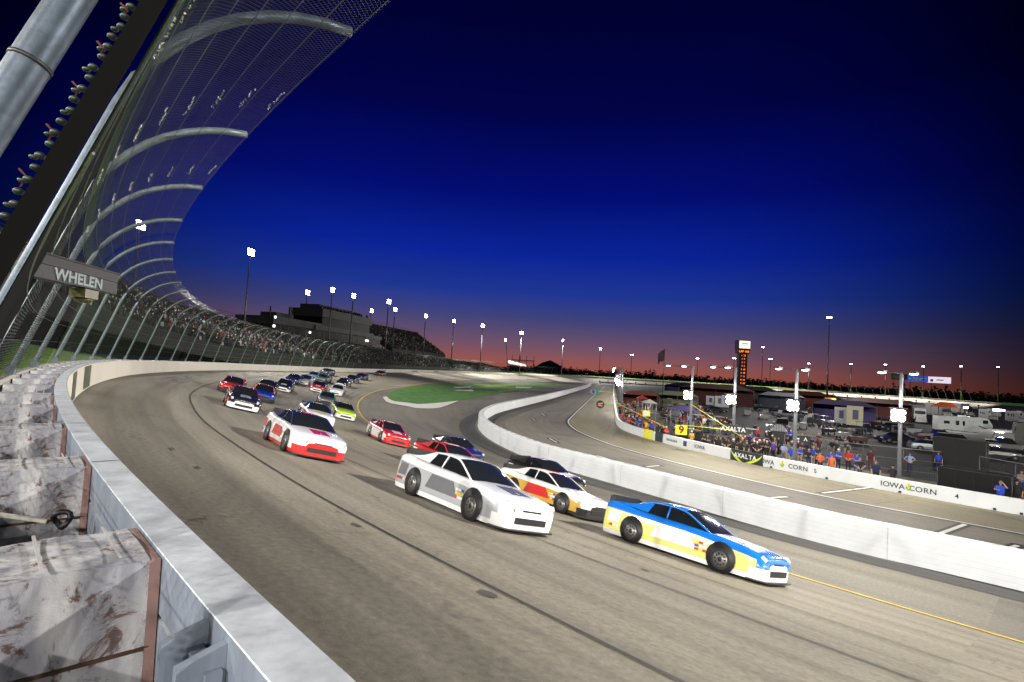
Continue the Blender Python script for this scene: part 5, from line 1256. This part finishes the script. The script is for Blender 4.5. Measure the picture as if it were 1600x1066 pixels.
# ------------------------------------------------------------------ vehicles of the lot
def loft(secs, mats, zsplit=None):
    "secs: (x, [(y,z)...]) half outline from sill to centre"
    mb = MB(); rows = [[(x, -y, z) for y, z in h]+[(x, y, z) for y, z in h[-2::-1]] for x, h in secs]
    mb.grid([r_[::-1] for r_ in rows], 0, smooth=False); mb.poly(rows[0][::-1]); mb.poly(rows[-1]); return mb
def wheels4(par, xs, y, rr, w_=.24):
    for x in xs:
        for s_ in (-1, 1):
            mb = MB(); mb.cyl((x, s_*y, rr), rr, w_, 14, 0, 'Y'); wo = mb.build('wheel', rubber, par); mb = MB(); mb.cyl((x, s_*(y+.01), rr), rr*.55, w_, 10, 0, 'Y'); mb.build('rim', mat('rim_grey', (.2, .2, .2), .4, .6), wo)
def sedan(loc, rz, label, col, kind='sedan'):
    nm = {'sedan': 'parked_car', 'suv': 'parked_suv', 'pickup': 'pickup_truck'}[kind]; t = thing(nm, loc, label, {'sedan': 'car', 'suv': 'suv', 'pickup': 'pickup'}[kind], None, rz); k = {'sedan': 1, 'suv': 1.15, 'pickup': 1.2}[kind]
    L_ = 4.6*k/ (1.0 if kind != 'pickup' else .93); hb = .9*k; W_ = .9 if kind == 'sedan' else .98
    secs = [(x*L_/4.6, [(W_*w_, .28), (W_*w_*1.02, .55), (W_*w_*.97, h*k)]+[(0, h*k+.03)]) for x, h, w_ in ((2.3, .6, .88), (2.15, .72, .97), (1.4, .82, 1), (.9, .9, 1), (-1.6, .92, 1), (-2.2, .88, .97), (-2.3, .7, .9))]
    loft(secs, col).build('body', col, t)
    g = {'sedan': ((.95, .88, .75), (.25, 1.38, .6), (-.85, 1.4, .6), (-1.75, .95, .7)), 'suv': ((1.2, 1.0, .82), (.6, 1.66, .7), (-2.0, 1.66, .68), (-2.5, 1.05, .8)), 'pickup': ((1.1, 1.05, .84), (.5, 1.78, .7), (-.7, 1.78, .7), (-.95, 1.1, .82))}[kind]
    mb = loft([(x, [(w_ if i in (0, 3) else w_+.16, hb+.0), (w_, z-.05), (0, z)]) for i, (x, z, w_) in enumerate(g)], glass_m); mb.build('window', glass_m, t)
    mb = MB(); mb.box(((g[1][0]+g[2][0])/2, 0, g[1][1]+.0), (abs(g[1][0]-g[2][0]), g[1][2]*1.9, .06)); mb.build('roof', col, t)
    if kind == 'pickup': mb = MB(); mb.box((-1.75, 0, hb+.06), (1.7, 1.5, .02)); mb.build('cargo_bed', black_m, t)
    wheels4(t, (1.4*L_/4.6, -1.4*L_/4.6), W_-.08, .33*k)
    for s_ in (-1, 1):
        mb = MB(); mb.box((2.27*L_/4.6, s_*.62, .68*k), (.1, .32, .14)); mb.build('headlight', mat('headlamp_glass', (.5, .52, .55), .1), t)
        mb = MB(); mb.box((-2.29*L_/4.6, s_*.68, .72*k), (.06, .28, .14)); mb.build('tail_light', mat('tail_red', (.3, .01, .01), .2), t)
    return t
def hauler(loc, rz, label, col, tcol, trailer=True, L_=14):
    t = thing('race_hauler', loc, label, 'hauler truck', None, rz)
    mb = MB(); mb.box((1.6, 0, 1.15), (2.4, 1.9, 1.0), taper=(.95, .9)); mb.build('hood', col, t)
    mb = MB(); mb.box((-.9, 0, 2.15), (2.8, 2.4, 2.5), taper=(.92, .92)); mb.build('cab', col, t)
    mb = MB(); mb.box((.48, 0, 2.45), (.1, 2.0, .75), ry=-.12); mb.build('windshield', glass_m, t)
    mb = MB(); mb.box((2.82, 0, 1.1), (.06, 1.2, .75)); [mb.box((2.86, 0, .85+k*.16), (.02, 1.1, .04)) for k in range(4)]; mb.build('grille', mat('chrome', (.3, .3, .3), .4, .7), t)
    mb = MB(); mb.box((2.8, 0, .5), (.25, 2.2, .35)); mb.build('bumper', mat('chrome', (.3, .3, .3), .4, .7), t)
    for s_ in (-1, 1): mb = MB(); mb.box((2.75, s_*.85, 1.0), (.12, .3, .25)); mb.build('headlight', mat('headlamp_glass', (.5, .52, .55), .1), t)
    wheels4(t, (1.7, -1.6, -2.9), 1.05, .5, .3)
    if trailer:
        mb = MB(); mb.box((-2.6-L_/2, 0, 2.55), (L_, 2.5, 3.1)); tr = mb.build('trailer', tcol, t); mb = MB(); mb.box((-2.6-L_/2, 0, .8), (L_*.6, 2.4, .5)); mb.build('belly_box', dark_m, tr)
        mb = MB(); mb.box((-2.55, 0, 3.2), (.06, 1.8, .45)); mb.build('front_sign', white_m, tr); wheels4(t, (-L_, -L_-1.2), 1.05, .5, .3)
    return t
silv = mat('silver_car', (.22, .24, .26), .3, .3, coat=1); dk = mat('dark_car', (.012, .013, .018), .25, coat=1); dkr = mat('maroon_car', (.06, .01, .01), .3, coat=1); whp = white_m; trl = mat('grey_trailer', (.16, .16, .18), .4); dt = mat('dark_trailer', (.05, .03, .06), .4, coat=.5)
def toward(px, py, d=0):   # heading of a thing whose nose (+x) points at the camera
    q = at(px, py); return q, math.atan2(-q.y, -q.x)+d
q, a = toward(1437, 661, .1); hauler(q, a, 'silver white hauler truck with long trailer facing the camera right of the floodlight', mat('silver_truck', (.4, .41, .43), .35, .2, coat=.6), trl)
q, a = toward(1478, 655, .25); hauler(q, a, 'black hauler truck under an orange lit canopy', dk, dt)
q, a = toward(1512, 650, .3); hauler(q, a, 'dark hauler truck with a small lamp above it', dk, trl)
oc = thing('orange_canopy', at_depth(1477, 636, 128), 'orange lit canopy above the black hauler', 'canopy'); mb = MB(); mb.add([(-2.4, -1.5, 0), (2.4, -1.5, 0), (2.4, 1.5, 0), (-2.4, 1.5, 0), (-1.2, 0, 1.1), (1.2, 0, 1.1)], [(0, 1, 5, 4), (1, 2, 5), (2, 3, 4, 5), (3, 0, 4), (3, 2, 1, 0)]); mb.build('cover', mat('orange_canvas', (.6, .1, .02), .7), oc); mb = MB(); [mb.tube([(x, y, 0), (x, y, -3)], .04, 5) for x in (-2.3, 2.3) for y in (-1.4, 1.4)]; mb.build('leg', dark_m, oc)
def camper(q, a, label, L_=7.5, col=None):
    t = thing('camper_trailer', q, label, 'camper', None, a); col = col or mat('camper_white', (.45, .48, .5), .4)
    out = [(-L_/2, .6), (L_/2-1.9, .6), (L_/2-1.6, 1.5), (L_/2, 1.7), (L_/2+.1, 2.3), (L_/2-.5, 3.3), (L_/2-1.2, 3.45), (-L_/2, 3.3)]
    mb = MB(); mb.prism([(x, -1.2, z) for x, z in out], (0, 2.4, 0)); b_ = mb.build('body', col, t)
    for s_ in (-1, 1):
        for x, z, w_, h_ in ((-1.0, 2.3, .45, .75), (-.1, 2.3, .3, .8), (L_/2-.9, 2.75, .7, .6), (-2.5, 2.3, .8, .5)): mb = MB(); mb.box((x, s_*1.21, z), (w_, .03, h_)); mb.build('window', glass_m, b_)
        mb = MB(); mb.box((.9, s_*1.21, 1.9), (.75, .03, 2.0)); mb.build('door', mat('camper_door', (.42, .44, .46), .4), b_)
        mb = MB(); mb.add([(1.8, s_*1.215, 2.2), (2.9, s_*1.215, 1.8), (3.2, s_*1.215, 1.5), (2.0, s_*1.215, 1.9)], [(0, 1, 2, 3)]); mb.add([(-3, s_*1.215, 1.1), (1.9, s_*1.215, .95), (1.9, s_*1.215, .8), (-3, s_*1.215, .95)], [(0, 1, 2, 3)]); mb.build('graphic_stripe', mat('camper_stripe', (.08, .08, .1), .4), b_)
    wheels4(t, (-1.2, -2.1), 1.05, .38); mb = MB(); mb.box((0, 0, 3.5), (.9, .7, .25)); mb.build('roof_unit', whp, t); return t
q = at(1502, 682); camper(q, -.35, 'white fifth wheel camper with dark windows among the parked cars')
q, a = toward(1546, 658, .35); camper(q, a, 'white box camper seen end on right of the dark hauler', 8, mat('camper_grey', (.42, .44, .48), .4))
q, a = toward(1592, 662, .5); camper(q, a, 'pale camper trailer at the right edge of the lot', 8, mat('camper_grey', (.42, .44, .48), .4))
q = at(1468, 690); sedan(q, -.4, 'dark maroon pickup truck with red tail light left of the white camper', dkr, 'pickup')
q = at(1493, 697); sedan(q, -.4, 'black suv catching a bright reflection before the white camper', dk, 'suv')
q = at(1455, 705); sedan(q, -.35, 'small silver car parked behind the chain fence', silv)
q = at(1557, 717); sedan(q, -.45, 'dark sedan with shining hood right of the tall black box', dk)
q = at(1570, 706); sedan(q, -.4, 'black pickup truck with pale window frame behind the dark sedan', dk, 'pickup')
q = at(1548, 703); sedan(q, .9, 'white car half hidden behind the dark sedan', whp)
q = at(1590, 695); hauler(q, 2.55, 'dark hauler with pale diagonal stripes at the right edge', dk, dt, True, 9)
q, a = toward(1279, 654, .1); sedan(q, a, 'white pickup truck parked near the tall dark pole', whp, 'pickup')
# work carts, tents and banners near the dark pole
def cart(px, py, label, col, rz):
    q = at(px, py); t = thing('pit_cart', q, label, 'cart', None, rz); mb = MB(); mb.box((0, 0, .65), (2.2, 1.2, .6)); mb.box((-.5, 0, 1.1), (.9, 1.1, .4)); mb.build('body', col, t); mb = MB(); [mb.tube([(x, y, .9), (x, y, 1.95)], .03, 5) for x in (-.9, .6) for y in (-.5, .5)]; mb.tube([(-.9, -.5, 1.2), (.6, .5, 1.2)], .02, 4); mb.build('frame', tube_m, t); mb = MB(); mb.box((-.15, 0, 2.0), (1.9, 1.3, .06)); mb.build('roof', col, t); wheels4(t, (.8, -.8), .55, .25, .16)
cart(1270, 664, 'dark cart parked left of the tall dark pole', dk, .5); cart(1290, 668, 'dark covered cart parked below the tall dark pole', dt, .2); cart(1243, 658, 'open dark cart standing alone in the lot', dk, 2.9); cart(1350, 679, 'dark cart with pale frame below the nearest floodlight', dk, .3)
cart(1205, 690, 'small dark cart behind the second light pole', dk, 1.0)
def tent(px, py, w_, h_, col, label, rz=0, sides=True, dep=6):
    q = at(px, py); t = thing('team_tent', q, label, 'tent', None, face_cam(q.x, q.y)+rz); mb = MB(); W2 = w_/2
    mb.add([(-W2, 0, h_*.78), (W2, 0, h_*.78), (W2, dep, h_*.78), (-W2, dep, h_*.78), (-W2*.6, dep/2, h_), (W2*.6, dep/2, h_)], [(0, 1, 5, 4), (1, 2, 5), (2, 3, 4, 5), (3, 0, 4), (3, 2, 1, 0)]); mb.build('canopy', col, t)
    mb = MB(); [mb.tube([(x, y, 0), (x, y, h_*.78)], .06, 5) for x in (-W2, 0, W2) for y in (0, dep)]; mb.build('post', alu, t)
    if sides: mb = MB(); mb.box((0, dep-.05, h_*.4), (w_, .05, h_*.75)); mb.box((-W2+.03, dep/2, h_*.4), (.05, dep-.1, h_*.75)); mb.build('side_sheet', col, t)
fab = lambda n, c: mat('fabric_'+n, c, .8)
tent(1318, 662, 11, 4.6, fab('violet', (.06, .045, .15)), 'violet team tent with two pale banners left of the nearest floodlight', 0)
tent(1252, 640, 16, 5.5, fab('rust', (.13, .035, .02)), 'wide rust red team tent beside the tall dark pole', 0)
tent(1220, 640, 12, 4.8, fab('bluegrey', (.05, .06, .09)), 'blue grey team tent left of the rust red one', 0); tent(1285, 640, 10, 4.8, fab('plum', (.12, .05, .10)), 'plum team tent just right of the tall dark pole'); tent(1160, 632, 22, 6, fab('mauve', (.06, .045, .05)), 'long mauve team tent behind the second floodlight')
tent(1118, 634, 20, 6, fab('crimson', (.055, .01, .012)), 'crimson team tent with pale panels in front'); tent(1085, 622, 22, 5.5, fab('indigo', (.03, .028, .10)), 'indigo team tent beyond the crimson one'); tent(1058, 640, 9, 4, fab('olivegrey', (.16, .17, .12)), 'small olive grey tent among the crews'); tent(1001, 637, 8, 3.6, fab('brick', (.18, .05, .03)), 'brick red tent between the fifth and fourth light poles')
tent(1370, 655, 14, 5, fab('dustyred', (.12, .03, .03)), 'dusty red team tent behind the nearest light pole'); tent(1405, 650, 9, 4.5, fab('brown', (.2, .12, .08)), 'brown team tent left of the silver white hauler')
def banner_panel(px, py, w_, h_, label, c1, marks=True):
    q = at(px, py); t = thing('banner_panel', q, label, 'banner', None, face_cam(q.x, q.y)); mb = MB(); mb.box((0, 0, h_/2+.8), (w_, .05, h_)); b_ = mb.build('sheet', c1, t); mb = MB(); [mb.tube([(x, .05, 0), (x, .05, h_+.9)], .03, 5) for x in (-w_/2, w_/2)]; mb.build('post', alu, t)
    if marks: mb = MB(); mb.box((.1, -.04, h_*.55+.8), (w_*.35, .02, h_*.5)); mb.build('dark_mark', mat('banner_dark', (.06, .06, .12)), b_)
pb = mat('pale_banner', (.42, .42, .46), .7)
banner_panel(1313, 668, 1.9, 2.8, 'left pale banner hanging on the violet tent', pb); banner_panel(1335, 672, 2.4, 3.3, 'right pale banner hanging on the violet tent', mat('cream_banner', (.42, .4, .3), .7)); banner_panel(1109, 638, 1.9, 2.3, 'left of three pale panels in front of the crimson tent', pb); banner_panel(1123, 641, 1.9, 2.6, 'middle of three pale panels in front of the crimson tent', pb); banner_panel(1133, 642, 1.7, 2.9, 'right of three pale panels in front of the crimson tent', pb); banner_panel(1297, 648, 2.6, 3.6, 'yellow orange banner right of the tall dark pole', mat('amber_banner', (.5, .25, .04), .7))
# small work lamps
for px, py, dep, lab in ((1303, 626, 140, 'small white work lamp over the plum tent'), (1235, 625, 150, 'small white work lamp by the blue grey tent'), (1509, 637, 125, 'small white lamp over the dark hauler'), (1560, 641, 120, 'long white lamp above the campers')):
    q = at_depth(px, py, dep); t = thing('work_lamp', (q.x, q.y, 0), lab, 'lamp'); mb = MB(); mb.tube([(0, 0, 0), (0, 0, q.z)], .05, 5); mb.build('stand', dark_m, t); mb = MB(); mb.box((0, -.1, q.z), (.8 if 'long' not in lab else 2.4, .2, .35)); mb.build('lamp', lampcool_m, t); spot(t, (q.x, q.y-.6, q.z), (q.x-1, q.y-8, 0), 2500, 140)
# tool racks and equipment carts crowding the far pit
random.seed(11)
for i in range(34):
    t = nearest_t(PW, at(1040, 694))+i*3.2; w_, a = along(PW, t); n = V((math.sin(a), -math.cos(a), 0)); q = w_+n*random.uniform(6, 16)
    r_ = thing('tool_rack', (q.x, q.y, 0), 'one of the tall tool racks and carts crowding behind the far crews', 'tool rack', 'tool racks behind the far crews', a+random.uniform(-.4, .4)); c_ = random.choice([dk, trl, dk, mat('cart_red', (.3, .02, .02)), mat('cart_grey', (.1, .1, .12))])
    h_ = random.uniform(1.2, 2.6); mb = MB(); mb.box((0, 0, .6), (random.uniform(1.2, 2.4), .9, .9)); mb.build('chest', c_, r_); mb = MB(); [mb.tube([(x, y, 0), (x, y, h_)], .035, 5) for x in (-.7, .7) for y in (-.4, .4)]; mb.tube([(-.7, -.4, h_), (.7, -.4, h_), (.7, .4, h_), (-.7, .4, h_), (-.7, -.4, h_)], .03, 5); mb.build('frame', tube_m, r_)
    if i % 3 == 0: mb = MB(); mb.box((0, 0, h_+.05), (1.7, 1.1, .06)); mb.build('shelf_roof', random.choice([pb, c_]), r_)
for i in range(40):
    t = nearest_t(PW, at(1100, 706))+i*2.0; w_, a = along(PW, t); n = V((math.sin(a), -math.cos(a), 0)); q = w_+n*random.uniform(5.5, 18)
    person(q.x, q.y, .012, random.uniform(0, 6.28), random.choice(['down', 'crossed', 'forward', 'hips']), random.choice(cols), 'black', 'one of the scattered team members walking among the tool racks', random.choice(['white', 'black', 'hair']), group='team members among the tool racks')

# more dim vehicles and carts packed in the lot
random.seed(21)
spots = []
for i in range(90):
    px, py = random.uniform(1110, 1430), random.uniform(640, 694); q = at(px, py)
    t = nearest_t(PW, q); w_, a = along(PW, t)
    if (q-w_).length < 19 or any((q-z).length < 4.6 for z in spots) or any((q-o.location).length < 5.5 for o in COL.objects if o.get('category') in ('tent', 'car', 'suv', 'pickup', 'hauler truck', 'cart', 'camper', 'canopy', 'gazebo', 'tool rack')): continue
    spots.append(q)
    if len(spots) > 26: break
cols2 = [dk, dkr, trl, dt, dk, silv]
for i, q in enumerate(spots):
    if i % 3 == 0: cc = sedan(q, random.uniform(0, 6.28), 'one of the dim vehicles standing in the unlit middle of the lot', cols2[i % 6], ['sedan', 'suv', 'pickup'][i % 2*2])
    else:
        cc = thing('pit_cart', q, 'one of the dim equipment carts left about the middle of the lot', 'cart', None, random.uniform(0, 6.28)); mb = MB(); mb.box((0, 0, .65), (1.9, 1.1, random.uniform(.5, 1.0))); mb.build('body', cols2[i % 6], cc); mb = MB(); h_ = random.uniform(1.3, 2.2); [mb.tube([(x, y, .6), (x, y, h_)], .03, 5) for x in (-.85, .85) for y in (-.45, .45)]; mb.tube([(-.85, -.45, h_), (.85, -.45, h_), (.85, .45, h_), (-.85, .45, h_), (-.85, -.45, h_)], .03, 5); mb.build('frame', tube_m, cc); wheels4(cc, (.6, -.6), .5, .25, .14)
    cc['group'] = 'dim vehicles in the lot' if i % 3 == 0 else 'dim equipment carts in the lot'
for i in range(30):
    q = at(random.uniform(1170, 1330), random.uniform(690, 722)); t = nearest_t(PW, q); w_, a = along(PW, t); n = V((math.sin(a), -math.cos(a), 0)); off = max((q-w_).dot(n), 1.2); q = w_+n*off
    person(q.x, q.y, .012, face_cam(q.x, q.y, random.uniform(-1.5, 1.5)), random.choice(['down', 'crossed', 'forward', 'hips']), random.choice(['black', 'navy', 'maroon', 'grey', 'blue', 'black']), random.choice(['black', 'navy', 'khaki']), 'one of the onlookers standing between the second and first light poles', random.choice(['white', 'black', 'hair', 'blond']), random.choice([1.0, 1.0, 1.35]), group='onlookers between the two nearest light poles')
# ------------------------------------------------------------------ sky
w = bpy.data.worlds.new('World'); S.world = w; w.use_nodes = True; nt = w.node_tree; L = nt.links.new
bg = nt.nodes['Background']; tc = N(nt, 'ShaderNodeTexCoord'); sx = N(nt, 'ShaderNodeSeparateXYZ'); L(tc.outputs['Generated'], sx.inputs[0])
def mth(op, a, b=None, clamp=False):
    n = N(nt, 'ShaderNodeMath', operation=op, use_clamp=clamp)
    for i, v in enumerate((a, b)):
        if v is None: continue
        if isinstance(v, (int, float)): n.inputs[i].default_value = v
        else: L(v, n.inputs[i])
    return n.outputs[0]
el = mth('MULTIPLY', mth('ARCSINE', sx.outputs[2]), 180/PI/60)   # elevation / 60 deg
cr = N(nt, 'ShaderNodeValToRGB'); E_ = [(-2, (.02, .015, .02)), (0, (.32, .085, .055)), (1.2, (.26, .085, .085)), (2.4, (.16, .078, .12)), (3.8, (.10, .068, .145)), (5.5, (.046, .052, .18)), (8, (.013, .035, .26)), (12, (.003, .016, .28)), (18, (.001, .004, .155)), (26, (.0005, .001, .055)), (36, (.0003, .0006, .022)), (55, (.0002, .0003, .006))]
while len(cr.color_ramp.elements) < len(E_): cr.color_ramp.elements.new(.5)
for e, (a, c) in zip(cr.color_ramp.elements, E_): e.position = max(0, a/60); e.color = (*c, 1)
L(el, cr.inputs[0])
# azimuth falloff from the place where the sun went down
az = rad(0); nv = N(nt, 'ShaderNodeCombineXYZ'); L(sx.outputs[0], nv.inputs[0]); L(sx.outputs[1], nv.inputs[1])
nn = N(nt, 'ShaderNodeVectorMath', operation='NORMALIZE'); L(nv.outputs[0], nn.inputs[0])
dt = N(nt, 'ShaderNodeVectorMath', operation='DOT_PRODUCT'); L(nn.outputs[0], dt.inputs[0]); dt.inputs[1].default_value = (math.sin(az), math.cos(az), 0)
fall = N(nt, 'ShaderNodeMapRange', interpolation_type='SMOOTHSTEP'); L(dt.outputs['Value'], fall.inputs[0]); fall.inputs[1].default_value = .66; fall.inputs[2].default_value = .995; fall.inputs[3].default_value = .07; fall.inputs[4].default_value = 1
mx = N(nt, 'ShaderNodeMix', data_type='RGBA', blend_type='MULTIPLY'); mx.inputs[0].default_value = 1; L(cr.outputs[0], mx.inputs[6]); L(fall.outputs[0], mx.inputs[7])
sn = N(nt, 'ShaderNodeTexNoise', Scale=3., Detail=4.); mps = N(nt, 'ShaderNodeMapping'); mps.inputs['Scale'].default_value = (1, 1, 9); L(tc.outputs['Generated'], mps.inputs[0]); L(mps.outputs[0], sn.inputs['Vector'])
sr = N(nt, 'ShaderNodeMapRange'); L(sn.outputs['Fac'], sr.inputs[0]); sr.inputs[1].default_value = .3; sr.inputs[2].default_value = .7; sr.inputs[3].default_value = .97; sr.inputs[4].default_value = 1.03
sm = N(nt, 'ShaderNodeVectorMath', operation='SCALE'); L(mx.outputs[2], sm.inputs[0]); L(sr.outputs[0], sm.inputs['Scale']); L(sm.outputs[0], bg.inputs[0]); bg.inputs[1].default_value = 1.0
S.view_settings.view_transform = 'Standard'; S.view_settings.look = 'None'; S.view_settings.gamma = 1; S.view_settings.exposure = .12
S.cycles.use_denoising = True; S.cycles.max_bounces = 4; S.cycles.sample_clamp_indirect = 3; S.cycles.caustics_reflective = False; S.cycles.caustics_refractive = False

# the thin dusty air over the speedway
if HAZE:
    hm = bpy.data.materials.new('evening_haze'); hm.use_nodes = True; hn = hm.node_tree; hn.nodes.remove(hn.nodes['Principled BSDF'])
    pv = N(hn, 'ShaderNodeVolumePrincipled'); pv.inputs['Color'].default_value = (.85, .88, .95, 1); pv.inputs['Density'].default_value = HAZE; pv.inputs['Anisotropy'].default_value = .4
    hn.links.new(pv.outputs[0], [n for n in hn.nodes if n.type == 'OUTPUT_MATERIAL'][0].inputs['Volume'])
    mb = MB(); mb.box((60, 260, 28.5), (700, 900, 61)); o = mb.build('haze', hm); o['kind'] = 'stuff'
    S.cycles.volume_step_rate = 4
